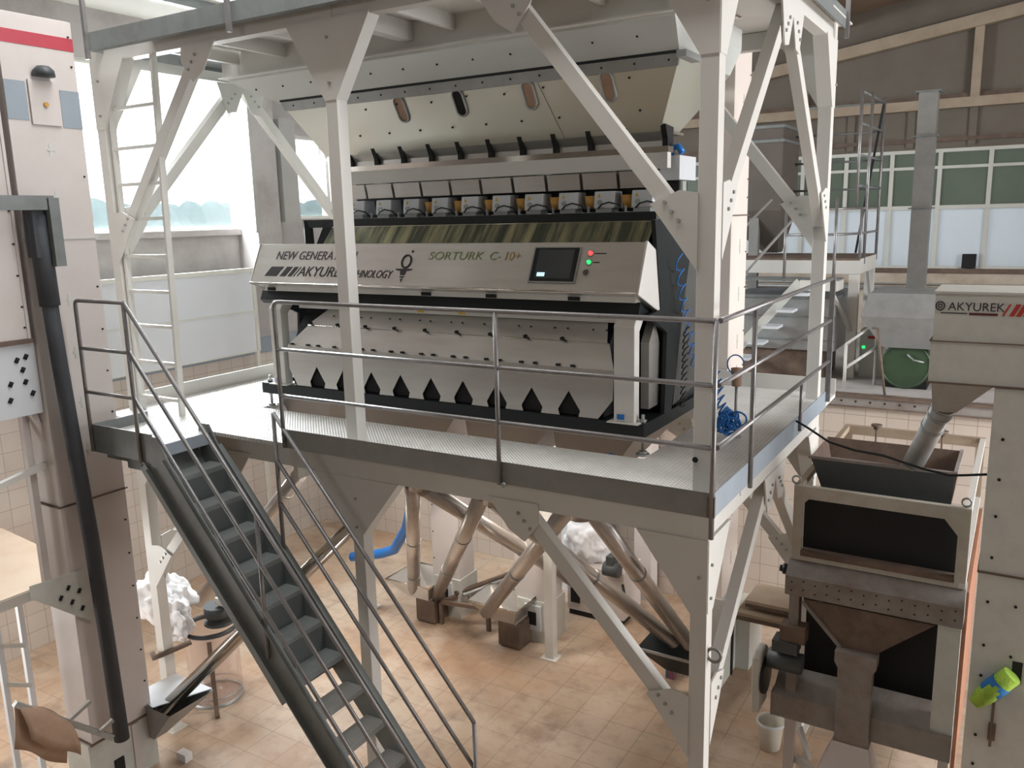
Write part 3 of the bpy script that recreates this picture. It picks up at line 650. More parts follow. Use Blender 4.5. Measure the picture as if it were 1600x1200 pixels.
for a, b in ((-4.86, .165), (-4.65, .075), (-4.545, .05), (-4.47, .012)):
    so.part('stripe_mark', fpoly([(a, .07), (a + b, .07), (a + b + .07, .17), (a + .07, .17)], .003), INK)
# pendant emblem
em = MB(); em.tube([F(-3.13 + .05 * math.cos(a), .235 + .06 * math.sin(a), .004) for a in [k * math.pi / 9 for k in range(18)]], .009, 6, True)
so.part('emblem', em, INK)
so.part('emblem', fpoly([(-3.235, .165), (-3.04, .165), (-3.06, .15), (-3.105, .145), (-3.115, .105), (-3.165, .105), (-3.175, .145), (-3.22, .15)], .004), INK)
so.part('emblem', fpoly([(-3.17, .095), (-3.115, .095), (-3.125, .08), (-3.16, .08)], .004), INK)
so.part('emblem', fpoly([(-3.155, .07), (-3.13, .07), (-3.14, .035)], .004), INK)
so.part('emblem', fpoly([(-3.10, .33), (-3.085, .345), (-3.07, .33), (-3.085, .315)], .004), INK)
# touch screen, lamps and key switch
scx = -1.88
sc = so.part('touch_screen', fpoly([(-1.845, .06), (-1.42, .06), (-1.42, .365), (-1.845, .365)], .014, .016), GALV)
so.part('bezel', fpoly([(-1.83, .072), (-1.432, .072), (-1.432, .357), (-1.83, .357)], .0155, .002), BLACK, parent=sc)
so.part('display', fpoly([(-1.79, .095), (-1.47, .095), (-1.47, .34), (-1.79, .34)], .017, .002), SCREEN, parent=sc)
so.part('lit_icon', fpoly([(-1.77, .112), (-1.70, .112), (-1.70, .145), (-1.77, .145)], .0182, .001), SCREENL, parent=sc)
def button(h, x, m, r, name):
    c = F(x, h, .0); mb = MB().tube([c, c + fn * .02], [r, r * .85], 16)
    b = so.part(name, mb, m)
    so.part('ring', MB().tube([c + (Vector((1, 0, 0)) * math.cos(a) + fu * math.sin(a)) * (r + .006) + fn * .004 for a in [k * math.pi / 8 for k in range(16)]], .005, 6, True), GALV, parent=b)
button(.315, -1.335, LRED, .018, 'red_lamp'); button(.24, -1.335, LGREEN, .018, 'green_lamp'); button(.155, -1.345, RUST, .018, 'key_switch')
for h in (.315, .24): so.part('lamp_caption', fpoly([(-1.30, h - .004), (-1.30 + (.10 if h > .3 else .055), h - .004), (-1.30 + (.10 if h > .3 else .055), h + .004), (-1.30, h + .004)], .002), INK)
# chute wall, upper black beam
for k in range(10):
    x = -4.548 + k * .352
    so.part('chute_plate', MB().hexa([(x, 1.30, 1.38), (x + .35, 1.30, 1.38), (x + .35, 1.31, 1.37), (x, 1.31, 1.37), (x, 1.585, 1.70), (x + .35, 1.585, 1.70), (x + .35, 1.595, 1.69), (x, 1.595, 1.69)]), CHUTE)
so.part('upper_beam', MB().box(-4.96, -.84, 1.58, 1.72, 1.685, 1.765), BLACK)
so.part('beam_lip', MB().box(-4.55, -.84, 1.572, 1.58, 1.68, 1.69), POLISH)
so.part('warning_plate', MB().box(-1.02, -.90, 1.573, 1.58, 1.70, 1.755), PANEL)
so.part('warning_stripe', MB().box(-1.02, -.90, 1.570, 1.574, 1.732, 1.755), YELLOW)
# black triangular bracket at the left end
so.parts('side_bracket', MB().beam((-4.93, 1.62, 1.74), (-4.80, 1.50, 1.38), .09, .08).beam((-4.62, 1.62, 1.72), (-4.76, 1.55, 1.38), .05, .10).box(-4.66, -4.50, 1.60, 1.66, 1.36, 1.70), BLACK)
# black side frame and polished door on the right
so.part('side_frame', MB().prism([(1.16, 1.70), (1.70, 1.72), (1.95, 1.41), (1.80, .90), (1.56, .13), (1.40, .13), (1.44, .80), (1.05, .98), (1.30, 1.0)], 'x', -.90, -.865), BLACK)
so.part('side_frame', MB().prism([(1.30, 1.15), (1.75, 1.15), (1.80, .90), (1.56, .13), (1.40, .13), (1.44, .80), (1.05, .98), (1.30, 1.0)], 'x', -5.0, -4.97), BLACK)
so.part('polished_door', MB().prism([(1.96, 1.64), (2.10, 1.70), (2.25, 1.40), (2.25, .25), (1.60, .16), (1.80, .92), (1.97, 1.40)], 'x', -.90, -.868), mat('door_metal', (104, 104, 102), .4, .5, .1))
so.part('door_edge', MB().prism([(2.12, 1.70), (2.30, 1.60), (2.50, 1.30), (2.30, .6), (2.28, 1.4)], 'x', -.90, -.86), WHITE)
so.part('rear_housing', MB().box(-4.55, -.90, 1.75, 2.45, .13, 1.68), BLACK)
so.part('side_plate', MB().prism([(1.22, .20), (1.45, .20), (1.45, .70), (1.34, .90), (1.22, .74)], 'x', -1.0, -.93), STEEL)
# feeders with amber cups
for k in range(10):
    x = -4.4325 + .3475 * k
    fd = so.part('feeder_box', MB().prism([(1.72, 1.80), (1.74, 1.945), (1.90, 1.945), (1.92, 1.80)], 'x', x, x + .19), PANEL, bevel=.008)
    so.part('feeder_label', MB().prism([(x + .035, 1.895), (x + .065, 1.895), (x + .05, 1.925)], 'y', 1.726, 1.732), YELLOW, parent=fd)
    so.part('feeder_dial', MB().cyl((x + .06, 1.735, 1.85), .024, -.02, 'y', 12), GALV, parent=fd)
    so.parts('feeder_mount', MB().box(x + .02, x + .17, 1.72, 1.86, 1.765, 1.80).box(x - .05, x - .035, 1.70, 1.72, 1.765, 1.82), GALV, parent=fd)
    so.part('feeder_cable', MB().tube([(x + .05, 1.70, 1.80), (x + .10, 1.67, 1.835), (x + .17, 1.66, 1.85), (x + .25, 1.68, 1.83), (x + .29, 1.70, 1.78)], .007, 6), BLACK, parent=fd)
    if k > 2: so.part('amber_cup', MB().cyl((x - .06, 1.80, 1.80), .045, .11, n=12, r2=.06), AMBER, parent=fd)
# vibrating trays
so.part('tray_backing', MB().box(-4.55, -.98, 1.98, 2.02, 1.77, 2.12), DARK)
for k in range(12):
    x = -4.5625 + .3475 * k
    if x > -1.1: break
    so.part('tray', MB().hexa([(x + .015, 1.76, 1.965), (x + .333, 1.76, 1.965), (x + .333, 1.90, 1.965), (x + .015, 1.90, 1.965), (x + .015, 1.73, 2.10), (x + .333, 1.73, 2.10), (x + .333, 1.9, 2.10), (x + .015, 1.9, 2.10)]), STEEL)
    so.part('tray_throat', MB().prism([(1.89, 2.44), (1.97, 2.35), (1.97, 2.24), (2.05, 2.24), (2.05, 2.44)], 'x', x + .02, x + .325), STEEL)
so.part('feed_bar', MB().box(-4.60, -.98, 1.70, 1.78, 2.112, 2.235), WHITE)
so.part('feed_bar_top', MB().box(-4.60, -.98, 1.72, 1.84, 2.235, 2.285), POLISH)
so.part('end_box', MB().box(-1.10, -.93, 1.85, 2.25, 2.02, 2.215), PANEL)
so.part('blue_elbow', MB().tube([(-1.06, 2.0, 2.20), (-1.06, 2.0, 2.28), (-1.0, 2.0, 2.30), (-.96, 2.0, 2.24)], .03, 8), BLUE)

# discharge hoppers under the machine
def disc(label, x0, x1, xc):
    h = T('discharge_hopper', label, 'hopper', (xc, 1.7, -.8), 'discharge hoppers under the sorter')
    h.part('shell', MB().frustum((x0, x1, 1.05, 2.4), .02, (xc - .12, xc + .12, 1.50, 1.74), -.80), mat('discharge_sheet', (150, 146, 142), .38, .7, .15, 2))
    h.part('outlet', MB().cyl((xc, 1.62, -1.0), .11, .22), TUBE)
disc('stainless discharge hopper at the left end under the sorter', -4.98, -4.25, -5.0 + .15)
disc('wide stainless discharge hopper left of the gap under the sorter', -4.22, -2.70, -3.62)
disc('stainless discharge hopper right of the gap under the sorter', -2.62, -1.72, -2.4 - .3)
disc('stainless discharge hopper at the right end under the sorter', -1.72, -.95, -1.75)

# feed hopper above the sorter
fh = T('feed_hopper', 'large stainless feed hopper with oval sight windows above the sorter', 'hopper', (-3.0, 2.2, 2.42))
fh.part('upper_shell', MB().frustum((-5.60, -.78, 1.30, 3.0), 3.35, (-5.60, -.78, 1.30, 3.0), 3.18).frustum((-5.60, -.78, 1.30, 3.0), 3.18, (-5.17, -.85, 1.60, 2.9), 2.955), HOPG)
fh.part('lower_shell', MB().frustum((-5.17, -.85, 1.60, 2.9), 2.955, (-4.87, -1.12, 1.90, 2.3), 2.42), mat('stainless_painted_tint', (200, 200, 192), .36, .7, .12, .8, (200, 190, 140), .05, 30))  # yellowish patches paint a reflected tint into the sheet
fh.part('flange', MB().hexa([(-5.17, 1.59, 2.965), (-.85, 1.59, 2.965), (-.85, 1.62, 2.965), (-5.17, 1.62, 2.965), (-5.14, 1.615, 2.88), (-.87, 1.615, 2.88), (-.87, 1.64, 2.88), (-5.14, 1.64, 2.88)]), GALV)
fh.part('gap_painted_shadow', MB().box(-5.15, -.86, 1.56, 1.60, 2.965, 2.985), BLACK)  # black strip painted in place of the shadow above the flange
fh.part('inner_throat', MB().box(-4.85, -1.08, 1.92, 2.35, 2.41, 2.43), GABLE)
db = Vector((0, .30, -.535)).normalized(); dn = Vector((0, -.535, -.30)).normalized()
def H(x, s_, out=.004): return Vector((x, 1.60, 2.955)) + db * s_ + dn * out
hb_ = MB()
for k in range(15): hb_.cyl((-5.0 + k * .29, 1.612, 2.925), .010, -.014, 'y', 6)
for k in range(12): hb_.cyl((-5.3 + k * .38, 1.40, 3.085), .009, -.012, 'y', 6)
for k in range(9):
    q = H(-4.5 + k * .4, .14 + (.02 if k % 2 else 0), 0); hb_.cyl(q, .009, -.014, 'y', 6)
    q = H(-4.3 + k * .38, .42, 0); hb_.cyl(q, .009, -.014, 'y', 6)
fh.parts('bolt', hb_, DARK)
for x, dark in ((-3.68, .12), (-3.0, .75), (-2.26, 0), (-1.51, 0)):
    ring = []
    for k in range(24):
        a = 2 * math.pi * k / 24; cx_ = .058 * math.cos(a); cy_ = .058 * math.sin(a) + (.068 if math.sin(a) > 0 else -.068)
        ring.append((cx_, cy_))
    o = fh.part('sight_window', MB().tube([H(x - c[1] * 0 + c[0] + .01, .19 - c[1], .010) for c in ring], .011, 6, True), GALV)
    mb = MB(); A = [mb.bm.verts.new(H(x + c[0] + .01, .19 - c[1], .004)) for c in ring]; mb.bm.faces.new(A)
    fh.part('sight_glass', mb, BROWN if dark < .5 else DARK, parent=o)
fh.part('seam', MB().beam(H(-2.16, 0.02, .003), H(-2.02, .61, .003), .004, .003), GREYP)
fh.part('side_angle', MB().box(-.86, -.78, 1.55, 1.9, 2.93, 2.98), GALV)
for k in range(12):
    x = -4.5625 + .3475 * k
    if x > -1.0: break
    fh.part('divider', MB().prism([(1.87, 2.475), (1.925, 2.36), (1.925, 2.24), (2.06, 2.24), (2.06, 2.46)], 'x', x - .024, x + .024), DARK)

# ------------------------------------------------------------------ grain spouts
def spout(label, a, b, r=.088, name='grain_spout', splits=(.35, .68), elbow=None, m=None):
    a, b = Vector(a), Vector(b); s_ = T(name, label, 'pipe', tuple(b), 'grain spouts under the sorter')
    s_.part('tube', MB().tube([a, b], r, 24), m or TUBE)
    for t_ in splits:
        c = a.lerp(b, t_); d = (b - a).normalized()
        s_.part('clamp_ring', MB().tube([c - d * .014, c + d * .014], r + .007, 24), GALV)
    return s_
spout('steel spout standing almost upright, left of the pair into the left boot tray', (-3.70, 1.62, -.95), (-5.46, 3.74, -3.42), splits=(.45, .8))
spout('steel spout leaning left into the left boot tray', (-2.82, 1.62, -.92), (-5.10, 3.80, -3.42))
spout('long steel spout running right behind the upright one', (-3.55, 1.62, -.98), (-3.43, 4.9, -3.35), splits=(.55,))
spout('long steel spout running down right behind the white brace', (-2.70, 1.62, -.98), (-1.62, 3.78, -3.22), splits=(.5,))
spout('steel spout leaning left into the right boot tray', (-1.85, 1.62, -.88), (-4.16, 3.62, -3.38), splits=(.55,))
spout('steel spout leaning right from below the right end of the sorter', (-1.66, 1.62, -.88), (-1.46, 3.86, -3.25), splits=(.42,))
spout('steel spout falling left behind the staircase to the white sack', (-5.15, 1.62, -.90), (-7.05, 1.40, -2.95), splits=(.2,))
spout('bright steel spout crossing behind the staircase to the left elevator foot', (-3.95, 1.35, -1.1), (-5.80, -.10, -3.25), .075, splits=(.62,), m=POLISH)

# ------------------------------------------------------------------ bucket elevators
def marks(t, pts, face, w=.035, h=.11):
    for p in pts:
        if face == 'x': t.part('inspection_slot', MB().box(p[0], p[0] + .004, p[1] - w / 2, p[1] + w / 2, p[2] - h / 2, p[2] + h / 2).box(p[0], p[0] + .006, p[1] - w, p[1] + w, p[2] - .006, p[2] + .006), GREYW)
        else: t.part('inspection_slot', MB().box(p[0] - .006, p[0] + .006, p[1] - .004, p[1], p[2] - h / 2, p[2] + h / 2).box(p[0] - .028, p[0] + .028, p[1] - .006, p[1], p[2] - .006, p[2] + .006), RUST)
def screws(t, pts, axis, m=None, r=.009):
    for p in pts: t.parts('screw', MB().cyl(p, r, .010 if axis == 'x' else -.010, axis, 8), m or DARK)
# tall elevator at the left
e = T('bucket_elevator', 'tall pinkish white bucket elevator column with red stripe near the left edge', 'elevator', (-6.1, -.5, FZ), 'bucket elevators')
e.part('column', MB().box(-6.25, -5.85, -.86, -.20, -3.22, 3.53), PINKW, bevel=.004)
e.part('boot', MB().box(-6.25, -5.86, -.90, -.17, FZ, -3.22), GREYW)
e.part('red_stripe', MB().box(-5.85, -5.846, -.86, -.20, 3.28, 3.39), RED)
e.part('service_cover', MB().box(-5.85, -5.83, -.66, -.40, 2.63, 3.0), PINKW)
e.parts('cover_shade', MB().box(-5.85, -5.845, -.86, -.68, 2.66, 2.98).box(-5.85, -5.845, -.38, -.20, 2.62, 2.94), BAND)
e.part('cover_knob', MB().cyl((-5.83, -.53, 2.80), .02, .02, 'x', 12), AMBER)
e.part('cap', MB().lathe((-5.80, -.53, 3.03), [(.0, 0), (.09, 0), (.085, .05), (.05, .085), (0, .09)]), MOTOR)
e.part('joint_flange', MB().box(-6.26, -5.838, -.88, -.18, 1.645, 1.66), GREYW)
e.part('joint_flange', MB().box(-6.26, -5.838, -.88, -.18, -.79, -.775), RUST)
e.part('joint_flange', MB().box(-6.26, -5.838, -.88, -.16, -3.23, -3.21), RUST)
marks(e, [(-5.85, -.52, z) for z in (2.42, 2.02, 1.9 - .42, 1.10, .62, .15, -.3, -.62, -1.0)], 'x')
screws(e, [(-5.85, y, z) for y in (-.24,) for z in (3.4, 3.15, 2.2, 1.2, .8, .4, 0, -.4, -1.1, -1.45, -1.8, -2.15, -2.5, -2.85)], 'x')
screws(e, [(-5.85, y, z) for y in (-.62,) for z in (-1.4, -1.75, -2.1, -2.45, -2.8)], 'x')
e.part('outlet_box', MB().box(-5.86, -5.84, -.66, -.56, -3.66, -3.52), DARK)
e.part('boot_strip', MB().box(-5.86, -5.845, -.44, -.36, FZ, -3.25), PINKW)
e.part('lamp', MB().cyl((-5.85, -.6, -3.70), .02, .02, 'x', 10), YELLOW)
e.part('inlet_tray', MB().frustum((-5.96, -5.45, -.27, .28), -3.12, (-5.86, -5.78, -.25, -.1), -3.50), GALV)
e.part('back_sheet', MB().prism([(-6.15, -.20), (-5.75, -.25), (-5.5, .30), (-6.12, .30)], 'z', -3.13, -3.12), PANEL)
# second leg and slotted guard at the far left
e = T('elevator_return_leg', 'off-white elevator return leg with screw rows at the left edge', 'elevator', (-6.2, -1.3, FZ))
e.part('column', MB().box(-6.4, -5.87, -1.55, -.92, .80, 4.2), PINKW, bevel=.004)
screws(e, [(-5.87, -.95, z) for z in (1.9, 1.62, 1.35, 1.08, .9)], 'x')
e.part('corner_flange', MB().box(-5.88, -5.862, -.935, -.91, .8, 3.2), PINKW)
e.part('bottom_rim', MB().box(-6.42, -5.85, -1.57, -.90, .76, .80), RUST)
e.part('slotted_guard', MB().box(-5.93, -5.90, -1.55, -.87, .12, .76), PANEL)
slot = MB()
for (y, z) in ((-1.04, .62), (-.96, .64), (-1.0, .53), (-.99, .42), (-.94, .31), (-1.12, .42), (-1.14, .28)):
    slot.tube([(-5.897, y - .012, z - .02), (-5.897, y + .012, z + .02)], [.018, .018], 10)
e.parts('slot', slot, DARK)
e.part('side_flange', MB().box(-6.12, -6.06, -.98, -.92, -1.7, .12), PINKW)
e.part('support_arm', MB().beam((-6.0, -1.12, .72), (-6.0, -.78, -.34), .05, .08, up=(1, 0, 0)).beam((-6.0, -1.6, .70), (-6.0, -.9, .73), .05, .09, up=(1, 0, 0)), PINKW)
e.part('cross_bar', MB().beam((-6.0, -1.55, -.52), (-6.0, -.72, -.36), .05, .06, up=(1, 0, 0)), WHITE)
# black telescopic hose
hs = T('rubber_sleeve', 'long black rubber sleeve hanging in front of the left elevator', 'hose', (-5.7, -.7, -3.25))
hs.part('sleeve', MB().tube([(-5.72, -.80, 1.55), (-5.70, -.78, .6), (-5.68, -.76, -.1), (-5.66, -.72, -1.1), (-5.66, -.69, -2.2), (-5.66, -.67, -3.2)], [.066, .066, .068, .070, .070, .072], 16), BELT)
hs.part('cuff', MB().tube([(-5.72, -.80, 1.86), (-5.71, -.79, 1.08)], .084, 16), BELT)
hs.part('top_tube', MB().box(-5.79, -5.65, -.88, -.74, 1.5, 1.98), BELT)
hs.part('hanger', MB().box(-5.66, -5.60, -1.6, -.70, 1.90, 2.02).box(-5.64, -5.58, -.76, -.67, 1.42, 2.0), DKGREY)
# small checker-plate stand and slotted bracket, lower left
pf = T('service_platform', 'low checker plate service platform at the left edge', 'platform', (-7.0, -.8, FZ))
pf.part('deck_plate', MB().prism([(-9.2, -.12), (-6.3, -.42), (-6.3, -2.2), (-9.2, -2.2)], 'z', -1.66, -1.63), mat('dusty_checker_plate', (214, 190, 166), .5, .1, .2, 2, (190, 150, 120)))
pf.part('edge', MB().box(-6.32, -6.29, -2.2, -.42, -1.74, -1.64), WHITE)
pf.part('slotted_bracket', MB().prism([(-1.24, -1.40), (-.73, -1.43), (-.70, -1.98), (-.85, -1.86), (-1.24, -1.52)], 'x', -5.84, -5.83), GREYW)
bs = MB()
for y, z in ((-.98, -1.62), (-.90, -1.55), (-.88, -1.70), (-.80, -1.62), (-.79, -1.80)): bs.tube([(-5.827, y - .012, z - .02), (-5.827, y + .012, z + .02)], [.016, .016], 10)
pf.parts('slot', bs, DARK)
for y in (-1.02, -1.25): pf.part('post', MB().box(-6.54, -6.49, y - .025, y + .025, FZ, -1.66), PANEL)
pf.parts('rung', MB().beam((-6.5, -1.25, -2.15), (-6.5, -1.02, -2.25), .03, .04).beam((-6.5, -1.25, -2.55), (-6.5, -1.02, -2.68), .03, .04), GREYW)
pf.part('drape_bar', MB().beam((-5.6, -1.62, -2.28), (-5.5, -.86, -3.02), .05, .05), GALV)
pf.parts('stub', MB().beam((-5.5, -1.22, -2.62), (-5.45, -1.05, -2.52), .04, .03).beam((-5.5, -.98, -2.9), (-5.45, -.86, -2.82), .04, .03), GALV)
# brown sack over the bar
sk = MB(); N = 10
rows = []
for k, (oy, oz) in enumerate([(-.20, -.42), (-.17, -.3), (-.13, -.15), (-.07, -.02), (0, .045), (.05, .0), (.075, -.12), (.09, -.25), (.085, -.36)]):
    row = []
    for j in range(N + 1):
        t_ = j / N; c = lerp((-5.6, -1.60, -2.30), (-5.53, -1.22, -2.66), t_)
        wob = .012 * math.sin(7 * t_ + k)
        row.append(sk.bm.verts.new((c[0] + (.32 * (oy) if k < 4 else .7 * oy) + wob, c[1] + oy * .25 + wob, c[2] + oz * (1.0 if k < 5 else .95) + wob)))
    rows.append(row)
for A, B in zip(rows, rows[1:]):
    for j in range(N):
        f = sk.bm.faces.new([A[j], A[j + 1], B[j + 1], B[j]]); f.smooth = True
so_ = single('folded_sack', sk, BROWN, 'brown sack draped over a steel bar at the lower left', 'sack')
md = so_.modifiers.new('thick', 'SOLIDIFY'); md.thickness = .006
# elevator column right behind the corner post
e = T('bucket_elevator', 'cream bucket elevator column rising right behind the near corner post', 'elevator', (-1.15, 4.2, FZ), 'bucket elevators')
e.part('column', MB().box(-1.45, -1.15, 4.06, 4.66, -3.3, 3.7), CREAM, bevel=.003)
e.part('boot', MB().box(-1.47, -1.12, 4.04, 4.70, FZ, -2.7), GREYW)
e.part('joint_flange', MB().box(-1.46, -1.135, 4.05, 4.68, 1.70, 1.712), RUST)
marks(e, [(-1.15, 4.40, z) for z in (2.9, 2.3, 1.37, .84, .30, -.05, -1.7, -2.3)], 'x', .03, .16)
screws(e, [(-1.15, 4.62, z) for z in (3.2, 2.7, 2.1, 1.9, 1.3, .9, .4, 0)], 'x', RUST)
e.part('inlet_tray', MB().frustum((-2.0, -1.2, 3.55, 4.1), -3.30, (-1.7, -1.3, 3.75, 4.05), -3.6), BLACK)
e.part('tray_rim', MB().beam((-2.0, 3.55, -3.30), (-1.2, 3.55, -3.30), .02, .03), GALV)
# two elevator boots under the deck
def boot(label, x0, x1, y, tray, ztop, colr, stripe):
    e = T('elevator_boot', label, 'elevator', ((x0 + x1) / 2, y, FZ), 'elevator boots with spout trays')
    e.part('column', MB().box(x0 + .16, x1, y + .25, y + .62, -3.25, ztop), colr, bevel=.003)
    e.part('boot_shell', MB().box(x0 + .20, x1 + .02, y + .22, y + .66, FZ, -3.25), GREYW)
    e.part('inspection_box', MB().box(x0 + .34, x1 - .10, y + .18, y + .23, FZ + .18, -3.3), PANEL)
    e.part('inspection_window', MB().box(x0 + .40, x1 - .16, y + .17, y + .18, FZ + .26, FZ + .44), DARK)
    e.part('feed_box', MB().box(x0 + .10, x0 + .42, y - .10, y + .3, FZ + .02, -3.475), RUST)
    tx0, tx1, ty0, ty1 = tray
    e.part('tray', MB().frustum((tx0, tx1, ty0, ty1), -3.20, (tx0 + .28, tx1 - .12, ty0 + .15, ty1 - .12), -3.46), STEEL)
    e.part('tray_rim', MB().tube([(tx0, ty0, -3.2), (tx1, ty0, -3.2), (tx1, ty1, -3.2), (tx0, ty1, -3.2)], .013, 6, True), POLISH)
    screws(e, [(x1 - .03, y + .25, z) for z in (-3.0, -2.6, -2.2, -1.8, -1.4)] + [(x0 + .19, y + .25, z) for z in (-3.0, -2.6, -2.2, -1.8, -1.4)], 'y')
boot('elevator boot with steel tray on the left, under the front deck', -5.50, -4.88, 3.80, (-5.76, -5.02, 3.50, 4.18), -.05, PINKW, 0)
boot('elevator boot with steel tray nearer the middle bench', -4.10, -3.42, 3.75, (-4.38, -3.62, 3.48, 4.06), -.05, PINKW, 0)
# low steel bench between the boots
b = T('pipe_rack', 'low rusty steel rack with loose pipes between the two elevator boots', 'rack', (-4.5, 4.2, FZ))
for x, y in ((-5.02, 3.78), (-4.33, 3.92), (-4.5, 5.1), (-4.0, 5.1)): b.part('leg', MB().box(x - .025, x + .025, y - .025, y + .025, FZ, -3.5), RUST)
b.part('frame', MB().beam((-5.02, 3.78, -3.5), (-4.33, 3.92, -3.5), .05, .05).beam((-5.02, 3.78, -3.5), (-4.5, 5.1, -3.5), .05, .05).beam((-4.33, 3.92, -3.5), (-4.0, 5.1, -3.5), .05, .05), RUST)
for k, (dx, r) in enumerate(((0, .035), (.12, .03), (.22, .025))):
    single('loose_pipe', MB().tube([(-4.92 + dx, 4.0, -3.475 + r), (-4.52 + dx, 5.15, -3.475 + r)], r, 12), RUST if k != 1 else GALV,
           ['thick brown pipe lying leftmost on the low rack', 'grey pipe lying in the middle of the low rack', 'thin brown pipe lying rightmost on the low rack'][k], 'pipe', 'pipes on the rack')
# right-hand cabinet with sack
c = T('control_cabinet', 'cream floor cabinet behind the white middle foot', 'cabinet', (-3.1, 5.1, FZ))
c.part('body', MB().box(-3.62, -2.75, 4.9, 5.5, FZ + .08, -3.05), PINKW, bevel=.01)
c.part('door', MB().box(-3.56, -3.42, 4.885, 4.9, FZ + .2, -3.15), DARK)
c.part('base', MB().box(-3.6, -2.78, 4.92, 5.48, FZ, FZ + .08), DARK)
c.part('handle', MB().tube([(-2.76, 4.88, -3.2), (-2.70, 4.80, -3.28), (-2.68, 4.82, -3.4)], .02, 8), BLACK)
c.part('motor', MB().cyl((-3.0, 4.82, -2.98), .10, .22, 'x', 16).box(-2.95, -2.85, 4.75, 4.95, -3.05, -2.78), MOTOR)
sm = single('white_sack', MB().blob((-3.42, 5.18, -2.80), (.34, .28, .38), 3, 5, .10, 2.6), SACK, 'full white sack hanging behind the steel spouts', 'sack')
# back columns glimpsed below the deck
e = T('elevator_column', 'pale square elevator column near the back wall, under the deck', 'elevator', (-4.0, 5.7, FZ), 'columns by the back wall')
e.part('column', MB().box(-4.25, -3.85, 5.55, 5.85, FZ, -.2), PANEL)
e = T('elevator_column', 'blue-grey square column by the back wall, left of the white sack', 'elevator', (-3.5, 5.9, FZ), 'columns by the back wall')
e.part('column', MB().box(-3.62, -3.36, 5.8, 6.0, FZ, -.2), BAND)
e = T('elevator_column', 'cream square column by the back wall, right of the white sack', 'elevator', (-2.9, 5.9, FZ), 'columns by the back wall')
e.part('column', MB().box(-2.98, -2.72, 5.8, 6.05, FZ, -.2), PINKW)
single('blue_flexible_hose', MB().tube([(-4.35, 2.4, -.55), (-4.8, 3.0, -1.2), (-5.2, 3.5, -1.9), (-5.75, 4.0, -2.62), (-6.25, 4.3, -3.15), (-6.65, 4.45, -3.35), (-7.3, 4.5, -3.55)], .075, 16), BLUE,
       'thick blue hose curving down to the floor behind the middle post', 'hose')
single('blue_flexible_hose', MB().tube([(-1.24, 1.22, .02), (-1.24, 1.22, -.2), (-1.26, 1.26, -.42)], .055, 16), BLUE, 'short straight blue hose under the right end of the sorter', 'hose')
# coiled air lines
def coil(label, path, rad, turns, r, m, ph=0):
    pts = []; path = [Vector(p) for p in path]; n = turns * 14; L = len(path) - 1
    for k in range(n + 1):
        t_ = k / n * L; i = min(int(t_), L - 1); c = path[i].lerp(path[i + 1], t_ - i); a = 2 * math.pi * turns * k / n + ph
        pts.append((c.x + rad * .35 * math.sin(a), c.y + rad * math.cos(a), c.z + rad * .5 * math.sin(a)))
    single('air_hose', MB().tube(pts, r, 6), m, label, 'hose', 'coiled air lines beside the sorter')
coil('blue coiled air hose hanging loosely down the right side of the sorter', [(-.80, 1.50, 1.42), (-.80, 1.62, 1.05), (-.80, 1.80, .75), (-.80, 1.95, .45)], .06, 9, .006, BLUE)
coil('dark coiled hose standing beside the black side frame', [(-.80, 1.72, .80), (-.80, 1.66, .15)], .05, 12, .006, BLACK)
coil('blue coiled hose bundle beside the near corner post', [(-.60, 1.9, .40), (-.55, 1.95, .08), (-.50, 2.0, .02)], .07, 9, .008, BLUE)
bmb = MB()
for k in range(16):
    a0 = random.uniform(0, 3); c0 = (-.42 + random.uniform(-.06, .06), 1.75 + random.uniform(-.05, .05), -.03 + random.uniform(-.02, .10)); rr = random.uniform(.05, .085)
    bmb.tube([(c0[0] + rr * math.cos(a) * math.cos(a0), c0[1] + rr * math.cos(a) * math.sin(a0), c0[2] + rr * math.sin(a) * .8) for a in [j * math.pi / 8 for j in range(16)]], .008, 6, True)
single('air_hose', bmb, BLUE, 'tangled bundle of blue air hose lying on the deck', 'hose', 'coiled air lines beside the sorter')
fl_ = T('air_filter', 'small air filter unit on a stand, behind the near corner post', 'filter', (-.42, 1.9, -.13))
fl_.part('bowl', MB().lathe((-.42, 1.9, .30), [(0, 0), (.04, .01), (.045, .12), (.05, .16), (0, .17)], 14), BROWN)
fl_.part('stand', MB().cyl((-.42, 1.9, -.13), .012, .43).cyl((-.42, 1.9, -.13), .05, .01), GALV)
fl_.part('gauge', MB().tube([(-.42 + .07 * math.cos(a), 1.86, .50 + .08 * math.sin(a)) for a in [k * math.pi / 8 for k in range(14)]], .006, 6), BLUE)

# ------------------------------------------------------------------ lower left: sack filler and clear drum
sf = T('sack_filler', 'white plastic bag hung under a spout between post and staircase', 'bag', (-6.5, .8, -3.1))
sf.part('bag', MB().blob((-6.90, .80, -2.62), (.42, .26, .30), 11, 5, .16, 3.0), SACK)
sf.part('bag_tail', MB().blob((-6.45, .62, -2.68), (.26, .12, .26), 15, 5, .16, 2.6), SACK)
sf.part('clamp_band', MB().tube([(-6.33, .20, -2.88), (-6.28, .18, -2.92), (-6.2, .22, -2.88), (-6.05, .5, -2.82)], .03, 8), RUST)
sf.part('neck', MB().cyl((-6.12, .95, -2.70), .16, .12, n=16).cyl((-6.12, .95, -2.80), .17, .03, n=16), MOTOR)
sf.part('bracket', MB().box(-6.1, -5.7, .9, .96, -2.55, -2.47), WHITE)
dr = T('clear_drum', 'translucent plastic drum on the floor behind the bright spout', 'drum', (-6.35, 1.0, FZ))
dr.part('wall', MB().lathe((-6.35, 1.0, FZ), [(.02, .01), (.30, .01), (.30, .9)], 32), CLEAR)
